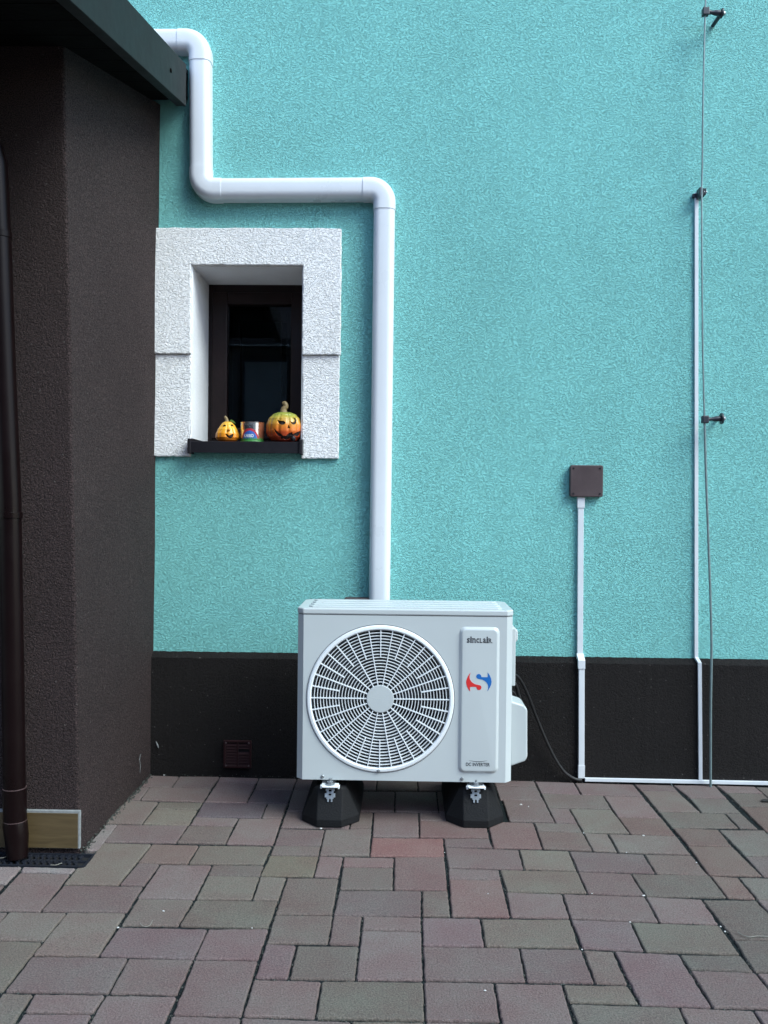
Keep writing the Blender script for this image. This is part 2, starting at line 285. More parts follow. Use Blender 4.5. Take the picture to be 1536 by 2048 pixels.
# every paver seen in the photograph: colour, default tile, corners
PV = """M1 440,38 655,45 600,125 370,118
M1 655,45 950,48 890,132 600,125
P1 950,48 1235,57 1215,95 930,90
P1 930,90 1215,95 1145,238 830,234
M1 1235,57 1515,62 1485,145 1200,142
D1 1200,142 1485,145 1450,243 1145,240
M1 370,118 440,122 365,218 270,216
M1 440,122 890,132 830,232 365,218
N1 270,216 505,230 380,393 105,385
G1 505,230 830,234 790,287 470,283
G1 470,283 790,287 720,402 380,393
D1 830,234 1300,242 1250,350 765,342
M1 1300,242 1450,243 1405,353 1250,350
M1 765,342 1090,350 1050,410 725,402
M1 1090,350 1405,353 1340,548 990,540
L9 990,912 1100,920 920,1165 770,1165
M1 200,397 720,402 630,532 95,525
N1 720,404 1050,410 990,540 630,532
G5 791,-21 1169,-12 910,305 485,300 590,172 645,168 735,50
B1 455,537 800,545 715,685 345,678
G1 800,545 1335,552 1270,690 715,685
M1 350,678 515,685 400,843 210,838
M1 515,685 895,690 765,945 340,935
N1 895,690 1275,692 1245,775 860,768
G1 860,768 1245,775 6:475,75 6:40,72
G1 1245,775 1440,780 6:680,78 6:475,75
M0 594,1556 678,1558 668,1581 586,1580
M0 586,1580 668,1581 652,1622 573,1622
M0 573,1622 708,1623.5 698,1656 560,1654.7
N2 540,86 683,88 670,207 505,205
M2 0,205 330,212 300,332 -45,328
N2 -45,328 300,332 285,405 -75,400
Y2 -75,400 285,405 245,558 -150,553
N2 330,212 670,207 655,407 285,405
M2 683,88 1015,90 1018,270 672,270
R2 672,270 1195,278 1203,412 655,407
M2 1015,90 1350,92 1360,152 1018,150
M2 1350,92 1495,95 1507,155 1360,152
S2 1018,150 1507,155 1530,276 1018,270
M2 1195,278 1530,278 1560,348 1205,342
M2 1205,342 3:410,785 3:465,997 1228,495
M2 1228,495 3:205,997 3:225,1108 1232,577
S2 1232,577 3:225,1108 7:1003,207 1250,850
M2 285,405 465,412 430,565 245,558
S2 465,412 835,417 830,490 455,488
N2 455,488 830,490 828,655 430,652
S2 835,415 1203,412 1228,660 828,655
N2 50,562 430,568 385,838 -39,834
M2 430,655 1035,660 1035,848 385,840
N2 1035,660 1228,660 1250,850 1035,848
G6 40,75 680,80 605,292 -89,274
N5 1060,405 1490,415 1370,620 925,615
N6 650,187 1100,190 1060,412 580,408
M6 1100,190 1325,195 1300,422 1060,412
M6 1325,195 7:318,202 7:320,312 1315,305
M6 1315,305 7:320,312 7:332,692 1272,690
P6 580,408 820,420 755,678 490,675
K6 820,420 1300,425 1272,690 755,680
P5 915,622 6:140,292 6:30,530 755,850
P6 140,292 605,292 525,535 30,528
M6 30,530 525,535 395,970 -139,954
M6 490,678 1010,692 960,985 400,970
G6 1010,692 7:335,695 7:345,1005 962,988
M6 -139,954 395,970 340,1180 -230,1180
M6 395,970 1240,1000 1230,1250 335,1250
G6 1240,1000 7:345,1005 7:350,1250 1230,1250
L5 175,165 590,172 545,215 155,205
M5 155,205 545,215 310,508 -120,500
L5 -250,160 175,160 45,300 -400,290
M5 -400,290 40,300 -120,500 -600,490
M5 485,305 1105,310 975,515 310,505
N5 70,508 520,512 335,735 -120,725
N5 520,512 970,515 755,852 245,848
G5 -120,725 330,738 20,1125 -480,1115
M5 -420,500 70,508 -120,725 -620,715
M5 245,848 990,860 835,1138 25,1125
M5 990,860 1490,870 1360,1150 835,1140
K5 20,1128 265,1135 20,1500 -260,1500
M5 265,1135 815,1145 715,1290 185,1285
P5 185,1285 715,1290 560,1560 -20,1560
M5 815,1145 1365,1150 1180,1560 560,1560
P7 320,205 770,212 805,432 325,428
G7 770,212 1460,218 1535,445 805,432
M7 325,428 1070,440 1125,705 335,692
M7 1070,440 1545,448 1649,715 1125,705
M7 335,695 875,705 925,1015 345,1005
M7 875,705 1400,715 1560,1250 965,1250
M7 345,1005 925,1015 965,1250 350,1250
G7 1400,715 1899,725 1994,875 1445,860
K8 10,865 850,892 980,1200 130,1200
M8 850,892 1415,915 1620,1200 980,1200
P8 1415,915 1960,935 2200,1200 1620,1200
M7 965,10 1400,25 1460,215 1003,207
G3 205,997 1030,1015 1140,1250 280,1232
G3 410,785 940,800 1030,1012 465,995
M3 940,800 4:245,815 4:370,1017 1030,1015
N4 245,815 745,828 925,1040 370,1018
M3 1030,1015 4:110,1020 4:265,1255 1140,1250
K4 110,1020 930,1040 1110,1270 265,1255
N3 565,502 1035,512 1090,608 600,590
B3 600,590 1090,608 1195,800 665,778
S3 75,485 565,500 665,778 140,770
N3 1090,608 1355,620 1460,812 1195,800
N3 1355,620 4:585,630 4:745,828 1460,812
M3 230,258 680,268 800,500 305,490
M3 715,343 945,352 1035,512 800,500
G3 945,352 1395,362 1590,617 1090,608
M3 160,112 605,125 680,268 205,258
M3 130,52 575,62 605,127 160,113
P3 575,65 995,78 1070,205 645,192
M3 995,78 4:140,92 4:245,222 1070,205
N3 645,192 1305,215 1395,362 715,342
M3 1305,215 4:245,222 4:440,448 1450,440
B3 1450,440 4:440,448 4:587,630 4:105,608
M4 140,92 545,100 605,167 215,160
N4 215,160 600,168 838,385 395,375
M4 545,98 985,105 1115,245 715,235
K4 715,237 1115,247 1262,395 840,385
K4 395,375 1085,396 1235,548 535,542
K4 1085,395 1262,395 1440,560 1235,550
B4 540,545 1018,560 1168,740 700,730
B4 700,730 1170,740 1480,1050 922,1037
K4 1018,560 1445,563 1500,567 1770,842 1290,835
M4 1290,835 1770,842 2000,1062 1480,1050
M4 990,105 1400,120 1490,190 1095,180
K4 1095,180 1490,190 1640,330 1245,325
B4 1245,325 1640,330 1950,600 1510,580
K4 1400,120 1850,130 2100,340 1640,330
M4 1640,330 2100,340 2400,600 1950,600
B4 930,1040 1225,1060 1420,1290 1110,1270
K4 1225,1060 2000,1070 2230,1300 1420,1290
K4 1510,590 1950,600 2240,850 1770,842
M7 1400,25 8:590,45 8:700,245 8:18,220
M8 590,45 1025,65 1160,262 700,245
K8 1025,65 1445,72 1745,385 1270,378
P8 18,222 480,240 590,468 105,445
G8 480,240 1160,265 1325,495 590,468
N8 105,448 350,462 465,725 205,715
P8 350,462 850,488 1110,900 550,878
K8 850,488 1325,495 1432,627 930,605
M8 930,605 1435,628 1680,915 1110,900
K8 1270,378 1745,385 1960,635 1432,627
M8 1440,628 1960,640 2200,930 1680,915
M8 1445,72 1950,85 2250,390 1745,385
L5 -700,155 -250,160 -400,290 -880,285"""
polys=[]
for ln in PV.split('\n'):
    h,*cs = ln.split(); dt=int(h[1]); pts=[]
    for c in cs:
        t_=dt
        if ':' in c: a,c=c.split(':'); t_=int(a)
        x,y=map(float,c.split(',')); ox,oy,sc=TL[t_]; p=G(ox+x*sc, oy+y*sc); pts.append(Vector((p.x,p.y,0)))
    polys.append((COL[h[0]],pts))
# the strip hidden under the outdoor unit
def VR(cols, xs, y1, y2):
    for i in range(len(xs)-1):
        a,b=xs[i],xs[i+1]; f=(y1-1005)/(y2-1005); A=805+(a-805)*f; B=805+(b-805)*f
        polys.append((COL[cols[i]],[Vector((p.x,p.y,0)) for p in (G(A,y1+(A-800)*.008),G(B,y1+(B-800)*.008),G(b,y2+(b-800)*.008),G(a,y2+(a-800)*.008))]))
VR('MNMM',[668,752,836,921,964],1559,1581)
VR('MMMN',[652,789,878,968,1000][:5],1582,1623)
VR('NM',[708,747,747.1][:2]+[747.2][:0],1624,1625) if False else None
# rest of the yard outside the frame: the same three sizes on a regular grid
u=.08; hull=[(x/10,y) for x,y in []]
def seen(p):
    q=p-CAM; c=RW.transposed()@q
    if c.z>-0.3: return False
    X=768+F*c.x/-c.z; Y=1024-F*c.y/-c.z
    return -60<X<1660 and 1545<Y<2085
zrow=-0.045; rr_=random.Random(3)
while zrow>-6.2:
    k=rr_.choice([2,3,2]); y1=zrow; y0=zrow-u*k; x=-4.0+rr_.random()*.1
    while x<5.5:
        wd=rr_.choice([2,2,3,1]) if k==2 else 2; x1=x+wd*u
        subs=[(y0,y1)] if (k==2 or rr_.random()<.6) else [(y0,y0+u),(y0+u,y1)]
        for a,b in subs:
            q=[Vector((x,b,0)),Vector((x1,b,0)),Vector((x1,a,0)),Vector((x,a,0))]
            if not any(seen(p) for p in q) and not (x<-1.02 and b>-.9 ) :
                polys.append((COL[rr_.choice('MMNGKPBM')],q))
        x=x1
    zrow=y0
pv=MB(); rn=random.Random(11)
for ci,(col,pts) in enumerate(polys):
    n=len(pts); cen=sum(pts,Vector())/n
    area=sum(pts[i].x*pts[(i+1)%n].y-pts[(i+1)%n].x*pts[i].y for i in range(n))
    if area<0: pts=pts[::-1]
    near = abs(cen.x)<2.2 and cen.y>-2.2
    h=rn.uniform(-.0008,.0008); tx,ty=rn.uniform(-.006,.006),rn.uniform(-.006,.006)
    f=.73*rn.uniform(.90,1.10); hue=rn.uniform(-.02,.02); col=(col[0]*f*1.05*(1+hue),col[1]*f*.975,col[2]*f*(1-hue*.5))
    # inset polygon
    def inset(ps,d):
        r=[]
        m=len(ps)
        for i in range(m):
            a,b,c=ps[i-1],ps[i],ps[(i+1)%m]; e1=(b-a).normalized(); e2=(c-b).normalized()
            n1=Vector((-e1.y,e1.x,0)); n2=Vector((-e2.y,e2.x,0)); k=1+n1.dot(n2)
            r.append(b+(n1+n2)*(d/max(k,.3)))
        return r
    def inset2(ps,dx_,dy_):       # joints running across are a little wider than those running in depth
        r=[]; m=len(ps)
        for i in range(m):
            a,b,c=ps[i-1],ps[i],ps[(i+1)%m]; e1=(b-a).normalized(); e2=(c-b).normalized()
            n1=Vector((-e1.y,e1.x,0)); n2=Vector((-e2.y,e2.x,0))
            d1=dx_+(dy_-dx_)*abs(n1.y)**2; d2=dx_+(dy_-dx_)*abs(n2.y)**2; cr_=e1.x*e2.y-e1.y*e2.x
            if abs(cr_)<.2: r.append(b+n1*d1); continue
            p1=b+n1*d1; p2=b+n2*d2; t=((p2.x-p1.x)*e2.y-(p2.y-p1.y)*e2.x)/cr_; r.append(p1+e1*t)
        return r
    base=inset2(pts,rn.uniform(.0009,.0019),rn.uniform(.0028,.0042))
    ring=[]
    for i in range(len(base)):
        a,b=base[i],base[(i+1)%len(base)]; L_=(b-a).length; k=max(2,int(L_/.014)) if near else 2
        nn=Vector((-(b-a).y,(b-a).x,0)).normalized()
        for j in range(k):
            t_=j/k
            if j==0 and near:
                cc=min(.006,L_*.1)/L_
                pa=base[i-1]; e=(pa-a).normalized()
                ring.append(a+e*.0045+ (b-a)*0+nn*.0003); ring.append(a+(b-a).normalized()*.0045)
            else: ring.append(a.lerp(b,t_)+nn*(rn.uniform(-.0007,.0020) if near else 0))
    m=len(ring)
    def zz(p): return h+(p.x-cen.x)*tx+(p.y-cen.y)*ty
    def sc(ps,d):
        r=[]
        for i in range(len(ps)):
            a,b,c=ps[i-1],ps[i],ps[(i+1)%len(ps)]; e=(c-a).normalized(); r.append(b+Vector((-e.y,e.x,0))*d)
        return r
    r1=sc(ring,.0014); r2=sc(ring,.0038)
    vs=[p+Vector((0,0,-.02)) for p in ring]+[p+Vector((0,0,zz(p)-.0042)) for p in ring]+[p+Vector((0,0,zz(p)-.0016)) for p in r1]+[p+Vector((0,0,zz(p))) for p in r2]
    fs=[]
    for l in range(3):
        for i in range(m): a=l*m+i; b=l*m+(i+1)%m; fs.append((a,b,b+m,a+m))
    fs.append([3*m+i for i in range(m)])
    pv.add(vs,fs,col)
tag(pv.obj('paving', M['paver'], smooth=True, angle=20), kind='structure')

# ------------------------------------------------------------------ teal house
Yp=-.030                                        # plinth face
o0=(0,0,0)
house=thing('house',(0,0,0),'teal rough rendered house wall with dark plinth behind the white outdoor unit','house')
wl=W(382,530).x+.0; 
oL=W(382,700,-.02).x; oR=W(605,700,-.02).x; oT=W(500,531,-.02).z; oB=W(500,884,-.02).z-.01
zp=W(805,1312,Yp).z                             # top of plinth
wallm=MB()
XL,XR,ZT=-3.2,4.2,4.6
DEP=.40
def rectwall(x0,x1,z0,z1):
    wallm.box((x0,0,z0),(x1,DEP,z1))
# wall as one shell with an opening
b=[(XL,0,-.3),(XR,0,-.3),(XR,0,ZT),(XL,0,ZT),(oL,0,oB),(oR,0,oB),(oR,0,oT),(oL,0,oT)]
bb=[(x,DEP,z) for x,y,z in b]
wallm.add(b+bb,[(0,1,5,4),(1,2,6,5),(2,3,7,6),(3,0,4,7),(8,12,13,9),(9,13,14,10),(10,14,15,11),(11,15,12,8),(0,8,9,1),(1,9,10,2),(2,10,11,3),(3,11,8,0)])
wallm.obj('wall',M['teal'],house)
pl=MB(); zt=zp
pl.add([(XL,Yp,-.3),(XR,Yp,-.3),(XR,Yp,zt-.020),(XL,Yp,zt-.020),(XL,-.002,-.3),(XR,-.002,-.3),(XR,-.002,zt+.002),(XL,-.002,zt+.002)],
   [(0,1,2,3),(3,2,6,7),(0,3,7,4),(1,5,6,2),(4,7,6,5)])
plo=pl.obj('plinth',M['plinth'],house)
bm=bmesh.new(); bm.from_mesh(plo.data); bmesh.ops.subdivide_edges(bm,edges=[e for e in bm.edges if abs(e.verts[0].co.x-e.verts[1].co.x)>1],cuts=900); bm.to_mesh(plo.data); bm.free()
for v in plo.data.vertices:
    if v.co.z>.1: v.co.z+=.0022*noise.noise(v.co*45); v.co.y+=.0012*noise.noise(v.co*45+Vector((3,1,2)))
# white window surround (proud plaster band) with reveals
sur=MB(); sur.mi=0
def W2(px,py,Y): p=W(px,py,Y); return (p.x,p.z)
yU,yLo=-.030,-.018
xl_,z_t=W2(311,455,yU); xr_,z_t2=W2(683,459,yU); zg=W2(500,708,yU)[1]; zb=W2(500,914,yLo)[1]
zi=W2(500,531,yU)[1]
def slab(x0,x1,z0,z1,y): sur.prism([(x0,y,z0),(x1,y,z0),(x1,y,z1),(x0,y,z1)],(0,-y-.001,0))
xl_=W2(305,455,yU)[0]
# stepped U shape: upper band (proud) and two lower blocks
up=[(xl_,zg),(oL,zg),(oL,oT),(oR,oT),(oR,zg),(xr_,zg),(xr_,z_t),(xl_,z_t)]
sur.prism([(x,yU,z) for x,z in up],(0,-yU-.001,0))
slab(xl_,oL,zb,zg-.001,yLo); slab(oR,xr_-.004,zb-.004,zg-.001,yLo)
# slanted drip lip under the proud band
def edge_rough(o,amt,sc):
    for v in o.data.vertices:
        p=v.co*sc; v.co.x+=amt*noise.noise(p); v.co.z+=amt*noise.noise(p+Vector((9,3,1)))
so_=sur.obj('window_surround',M['white_st'],house)
bm=bmesh.new(); bm.from_mesh(so_.data)
bmesh.ops.subdivide_edges(bm,edges=[e for e in bm.edges if e.calc_length()>.06],cuts=24,use_grid_fill=True)
bmesh.ops.triangulate(bm,faces=[f for f in bm.faces if len(f.verts)>4])
bm.to_mesh(so_.data); bm.free(); edge_rough(so_,.0035,70)
bv=so_.modifiers.new('bevel','BEVEL'); bv.width=.004; bv.segments=2; bv.limit_method='ANGLE'; bv.angle_limit=R(50)
rev=MB(); yb=.29
t_=.004
rev.prism([(oL,yLo+.002,oB),(oL+t_,yLo+.004,oB),(oL+t_,yb,oB),(oL,yb,oB)],(0,0,oT-oB))
rev.prism([(oR-t_,yLo+.004,oB),(oR,yLo+.002,oB),(oR,yb,oB),(oR-t_,yb,oB)],(0,0,oT-oB))
rev.prism([(oL+t_,yLo+.004,oT-t_),(oR-t_,yLo+.004,oT-t_),(oR-t_,yb,oT-t_),(oL+t_,yb,oT-t_)],(0,0,t_-.0005))
rev.obj('window_reveal',M['white_sm'],house)
# window
zs=W(500,883,-.06).z                           # sill lip top
win=MB()
yF=.285
fL,fT=W2(413,572,yF); fR=oR-.004
gl_,gt=W2(456,612,yF); gr=W2(583,612,yF)[0]
fB=zs-.0; gb=W2(500,858,yF)[1]
outer=[(fL-.01,fB),(fR,fB),(fR,fT+.01),(fL-.01,fT+.01)]
def framebars(mb,x0,x1,z0,z1,wl,wr,wt,wb,y0,y1):
    mb.box((x0,y0,z0),(x0+wl,y1,z1)); mb.box((x1-wr,y0,z0),(x1,y1,z1)); mb.box((x0+wl,y0+.0005,z1-wt),(x1-wr,y1-.0005,z1)); mb.box((x0+wl,y0+.0005,z0),(x1-wr,y1-.0005,z0+wb))
wo=MB(); framebars(wo,fL-.012,fR+.003,fB-.01,fT+.012,.045,.04,.045,.05,yF,yF+.06)
window=wo.obj('window',M['frame'],house,bevel=.003)
sa=MB(); framebars(sa,fL+.028,fR-.032,fB+.034,fT-.030,gl_-fL-.028,fR-.032-gr,.052,.05,yF-.012,yF+.04)
sash=sa.obj('sash',M['frame'],window,bevel=.004)
ib=MB(); framebars(ib,gl_+.012,gr-.001,gb-.0,gt-.012,.035,.028,.045,.04,yF+.05,yF+.075); ib.obj('inner_frame',M['frame'],window,bevel=.003)
pn=MB(); pn.box((gl_-.004,yF+.018,gb-.03),(gr+.004,yF+.024,gt+.004)); pn.obj('pane',M['glass'],window)
# dim room behind the pane, with an added pale panel standing in for a reflection
rm=MB(); x0,x1,z0,z1=oL-.3,oR+.3,oB-.3,oT+.3
rm.add([(x0,DEP+.002,z0),(x1,DEP+.002,z0),(x1,DEP+.002,z1),(x0,DEP+.002,z1),(x0,1.5,z0),(x1,1.5,z0),(x1,1.5,z1),(x0,1.5,z1)],[(4,5,6,7),(0,1,5,4),(1,2,6,5),(2,3,7,6),(3,0,4,7)])
rm.obj('room',M['room'],house)
dr=MB(); a=W(484,640,.75); b_=W(561,860,.75); dr.box((a.x,.75,b_.z-.1),(b_.x,.77,a.z)); 
dro=dr.obj('reflection_panel',M['room_l'],house,bevel=.004)
# sill
si=MB(); sl=W2(377,900,-.055)[0]; sr=W2(603,900,-.055)[0]; s_b=W2(490,906,-.055)[1]
tS=.002
si.prism([(sl,-.055,zs),(sl,-.055,s_b),(sl,-.045,s_b),(sl,-.045,zs-.006),(sl,yF,zs+.002),(sl,yF,zs+.008)],(sr-sl,0,0))
sil=si.obj('window_sill',M['sill'],house,bevel=.0015)
for xx in (sl-.004,sr-.010):
    ec=MB(); ec.prism([(xx,-.062,s_b-.004),(xx,-.062,zs+.010),(xx,yLo,zs+.014),(xx,yF-.02,zs+.016),(xx,yF-.02,zs-.01),(xx,-.01,s_b-.004)],(.014,0,0))
    ec.obj('end_cap',M['sill'],sil,bevel=.003)
ds=MB(); 
p=W2(500,924,-.012)

# ------------------------------------------------------------------ annex (brown lean-to)
N0=G(161,1702); Ya=N0.y
N1=W(128,90,Ya); F0=W(300,1551,Yp); F1=W(320,205,-.0)
def ext(a,b,z): t=(z-a.z)/(b.z-a.z); return a.lerp(b,t)
Xv=W(372,212,-.11).x; P_far=W(372,212,-.11); P_near=U(140,0,0,Xv)
slope=(P_far.z-P_near.z)/(P_far.y-P_near.y)
def rz(y): return P_far.z+(y-P_far.y)*slope
annex=thing('annex',(N0.x-.6,Ya,0),'dark brown rendered lean-to annex with sloping roof at the left','annex')
an=MB(); n0=ext(N0,N1,-.05); n1=ext(N0,N1,rz(Ya)+.03); f0=ext(F0,F1,-.05); f1=ext(F0,F1,rz(0)+.03); f0.y=f1.y=-.001
XA=-3.1
an.add([n0,f0,(XA,-.001,-.05),(XA,Ya,-.05),n1,f1,(XA,-.001,f1.z),(XA,Ya,n1.z)],[(0,3,2,1),(4,5,6,7),(0,1,5,4),(1,2,6,5),(2,3,7,6),(3,0,4,7)])
ao=an.obj('wall',M['brown_st'],annex)
bm=bmesh.new(); bm.from_mesh(ao.data)
ed=[e for e in bm.edges if abs(e.verts[0].co.z-e.verts[1].co.z)>1 and all(abs(v.co.y)<.01 and v.co.x>0 for v in e.verts)]
bmesh.ops.bevel(bm,geom=ed,offset=.010,segments=3,affect='EDGES',profile=.5)
es=[e for e in bm.edges if abs(e.verts[0].co.z-e.verts[1].co.z)>1]
bmesh.ops.subdivide_edges(bm,edges=es,cuts=120)
bm.to_mesh(ao.data); bm.free()
for v in ao.data.vertices:
    v.co.x+=.003*noise.noise(v.co*2.5)
# roof
Yn=-2.05
rf=MB(); th=.14
def roofpt(x,y,dz): return Vector((x,y,rz(y)+dz))
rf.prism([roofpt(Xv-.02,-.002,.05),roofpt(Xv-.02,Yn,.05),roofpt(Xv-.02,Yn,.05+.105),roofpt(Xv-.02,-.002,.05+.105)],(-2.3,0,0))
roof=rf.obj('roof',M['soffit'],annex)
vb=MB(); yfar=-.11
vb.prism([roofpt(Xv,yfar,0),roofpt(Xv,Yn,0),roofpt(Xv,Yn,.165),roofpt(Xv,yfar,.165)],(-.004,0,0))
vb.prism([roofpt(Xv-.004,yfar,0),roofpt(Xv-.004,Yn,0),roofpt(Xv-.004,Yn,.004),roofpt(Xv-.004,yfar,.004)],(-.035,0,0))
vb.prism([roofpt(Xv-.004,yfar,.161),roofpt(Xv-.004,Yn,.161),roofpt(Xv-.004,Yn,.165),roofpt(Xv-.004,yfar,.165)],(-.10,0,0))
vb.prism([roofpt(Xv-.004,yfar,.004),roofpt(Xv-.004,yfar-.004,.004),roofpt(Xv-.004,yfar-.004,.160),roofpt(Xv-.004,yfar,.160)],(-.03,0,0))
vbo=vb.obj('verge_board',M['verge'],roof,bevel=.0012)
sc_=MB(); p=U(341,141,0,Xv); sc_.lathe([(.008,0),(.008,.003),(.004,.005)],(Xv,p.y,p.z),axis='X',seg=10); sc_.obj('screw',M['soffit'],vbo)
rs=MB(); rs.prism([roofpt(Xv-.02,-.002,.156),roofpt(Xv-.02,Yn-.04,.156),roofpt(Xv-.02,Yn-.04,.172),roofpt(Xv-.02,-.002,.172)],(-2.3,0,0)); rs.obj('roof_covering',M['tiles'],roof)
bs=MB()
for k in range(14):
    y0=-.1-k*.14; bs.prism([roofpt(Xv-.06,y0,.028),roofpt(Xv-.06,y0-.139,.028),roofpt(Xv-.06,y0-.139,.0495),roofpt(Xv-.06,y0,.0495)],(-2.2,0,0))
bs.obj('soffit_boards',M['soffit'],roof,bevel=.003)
# skirting tile
sk=MB(); Ys=Ya-.014; ta,tb=W2(160,1622,Ys); zb_=W2(158,1698,Ys)[1]
xL=-2.2
for (a,c) in ((xL,ta-.62),(ta-.618,ta)):
    sk.mi=0; sk.box((a,Ys,zb_),(c,Ya-.002,tb))
sko=sk.obj('skirting_tile',[M['tile_edge']],loc=((ta-.3),Ys,zb_),bevel=.002)
tag(sko,'wood look skirting tile with pale edges at the foot of the brown wall','skirting tile')
skf=MB(); skf.box((ta-.612,Ys-.0015,zb_+.002),(ta-.006,Ys-.0001,tb-.008)); skf.box((xL+.01,Ys-.0015,zb_+.002),(ta-.626,Ys-.0001,tb-.008)); skf.obj('glazed_face',M['woodtile'],sko,bevel=.0008)
# downpipe
Yd=Ya-.05; dp_pts=[(-9,322),(-7,334),(0,480),(10,763),(20,1000),(28,1500),(30,1640)]
rp=.034
path=[W(x,y,Yd) for x,y in dp_pts]
bt=G(33,1712,-.004); 
dpipe=thing('downpipe',(path[-1].x,Yd,0),'glossy dark brown rain downpipe on the brown annex wall','downpipe')
top=path[0]
d1=MB(); d1.tube([top+Vector((-.30,-.30,.62)),top+Vector((-.13,-.14,.26)),top+Vector((-.075,-.09,.17)),top+Vector((-.035,-.045,.10)),top+Vector((-.01,-.012,.05)),top],rp*.96,24)
d1.obj('offset_bend',M['pipe_br'],dpipe,smooth=True)
d2=MB(); d2.tube(path,rp,28); mp_=d2.obj('pipe',M['pipe_br'],dpipe,smooth=True)
def at(yp):
    for i in range(len(dp_pts)-1):
        if dp_pts[i][1]<=yp<=dp_pts[i+1][1]:
            t=(yp-dp_pts[i][1])/(dp_pts[i+1][1]-dp_pts[i][1]); return path[i].lerp(path[i+1],t)
    return path[-1]
for yp in (470,1030):
    q=at(yp); c_=MB(); c_.tube([q+Vector((0,0,.010)),q+Vector((0,0,-.010))],rp+.003,24); c_.obj('clamp',M['pipe_br'],dpipe,smooth=True,bevel=.001)
    d_=MB(); d_.box((q.x-.006,Yd+rp-.002,q.z-.008),(q.x+.006,Ya+.01,q.z+.008)); d_.obj('clamp_screw',M['pipe_br'],dpipe)
s1=MB(); q1,q2=at(1575),at(1640); s1.tube([q1,q2],rp+.002,28); s1.obj('sleeve',M['pipe_br'],dpipe,smooth=True)
for q in (q1,q2):
    e1=MB(); e1.tube([q+Vector((0,0,.0012)),q-Vector((0,0,.0012))],rp+.0026,28); e1.obj('sleeve_edge',M['collar'],dpipe,smooth=True)
s2=MB(); b0=W(33,1672,Yd-.002); b1=W(35,1716,Yd-.01); s2.tube([q2-Vector((0,0,.001)),q2-Vector((0,0,.012)),b0,b1],[rp+.002,rp+.004,rp+.003,rp-.003],28); s2.obj('outlet_shoe',M['pipe_br'],dpipe,smooth=True)

# drain channel
A=G(199,1702,0); B=G(170,1731,0); yD0=Ya-.016; yD1=G(100,1731,0).y
xR0=A.x; xD=-2.0
dg=MB(); dx=A.x-.006
dg.box((xD,yD1,-.014),(dx,yD1+.008,-.002)); dg.box((xD,yD0-.008,-.014),(dx,yD0,-.002)); dg.box((dx-.008,yD1+.008,-.014),(dx,yD0-.008,-.002))
x=xD
while x<dx-.02:
    pts=[]
    for i in range(13):
        t=i/12; pts.append((x+.007*math.sin(t*4*math.pi),yD1+.008+(yD0-yD1-.016)*t))
    vs=[];fs=[]
    for (a,c) in pts: vs+=[(a-.0035,c,-.004),(a+.0035,c,-.004),(a+.0035,c,-.014),(a-.0035,c,-.014)]
    for i in range(12):
        for k in range(4): fs.append((i*4+k,i*4+(k+1)%4,(i+1)*4+(k+1)%4,(i+1)*4+k))
    dg.add(vs,fs); x+=.0205
dg.box((xD,(yD0+yD1)/2-.003,-.0138),(dx-.008,(yD0+yD1)/2+.003,-.005))
pt=MB(); 
dgo=dg.obj('drain_grate',M['grate'],loc=((xD+dx)/2,yD0,-.01)); tag(dgo,'black plastic channel drain grate under the brown downpipe','drain grate')
pt.box((xD,yD1+.001,-.0119),(dx-.001,yD0-.001,-.0112)); pt.obj('channel',M['pit'],dgo)

js=MB(); js.add([(-4.2,-6.3,-.0068),(5.7,-6.3,-.0068),(5.7,yD1,-.0068),(-4.2,yD1,-.0068),(dx,yD1,-.0068),(5.7,Yp+.01,-.0068),(dx,Yp+.01,-.0068)],[(0,1,2,4,3),(4,2,5,6)])
tag(js.obj('joint_sand',M['jsand']),kind='structure')
# ------------------------------------------------------------------ white line-set cover
cw=.0435; cdp=.066
def rprof(hw,dp,r,n=5):
    P=[(-hw,0)]; 
    P+=[(-hw+r-r*math.cos(R(90*i/n)),dp-r+r*math.sin(R(90*i/n))) for i in range(n+1)]
    P+=[(hw-r+r*math.sin(R(90*i/n)),dp-r+r*math.cos(R(90*i/n))) for i in range(n+1)]
    P+=[(hw,0)]; return P
prof=rprof(cw,cdp,.028); prof2=rprof(cw+.0022,cdp+.0022,.030)
Yq=-.055
def Q(x,y): p=W(x,y,Yq); return Vector((p.x,-.001,p.z))
a1=Q(150,75); c1=Q(398,77); c2=Q(399,376); c3=Q(769,374); e1_=Q(762,1199)
e1_.x=Q(760,1199).x; 
cover=thing('pipe_cover',(e1_.x,-.03,W(760,1199,0).z),'white plastic refrigerant pipe cover zigzagging up the teal wall from the outdoor unit','pipe cover')
ra=.062                                         # centre radius of elbows
def straight(p,q,nm='straight_section'):
    m=MB(); m.sweep(prof,[p,q],1); m.obj(nm,M['cover'],cover,smooth=True,angle=25)
def elbow(p,c,q,tail=.035):
    d0=(c-p).normalized(); d1=(q-c).normalized(); s=c-d0*ra; e=c+d1*ra; cen=s+d1*ra
    pts=[s-d0*tail,s-d0*.001]; 
    for i in range(13):
        t=R(90*i/12); pts.append(cen+(s-cen)*math.cos(t)+(e-cen)*math.sin(t))
    pts+=[e+d1*.001,e+d1*tail]
    m=MB(); m.sweep(prof2,pts,1); m.obj('elbow',M['cover'],cover,smooth=True,angle=25)
    return s-d0*tail, e+d1*tail
# outer radius tighter like the photo: use a smaller centre radius
ra=.058
s1_,t1_=elbow(a1,c1,c2,.030); s2_,t2_=elbow(c1,c2,c3,.030); s3_,t3_=elbow(c2,c3,e1_,.030)
end=Vector((e1_.x-.004,-.001,e1_.z-.35))
for p,q in ((a1-Vector((.9,0,0)),s1_),(t1_,s2_),(t2_,s3_),(t3_,end)): straight(p,q)

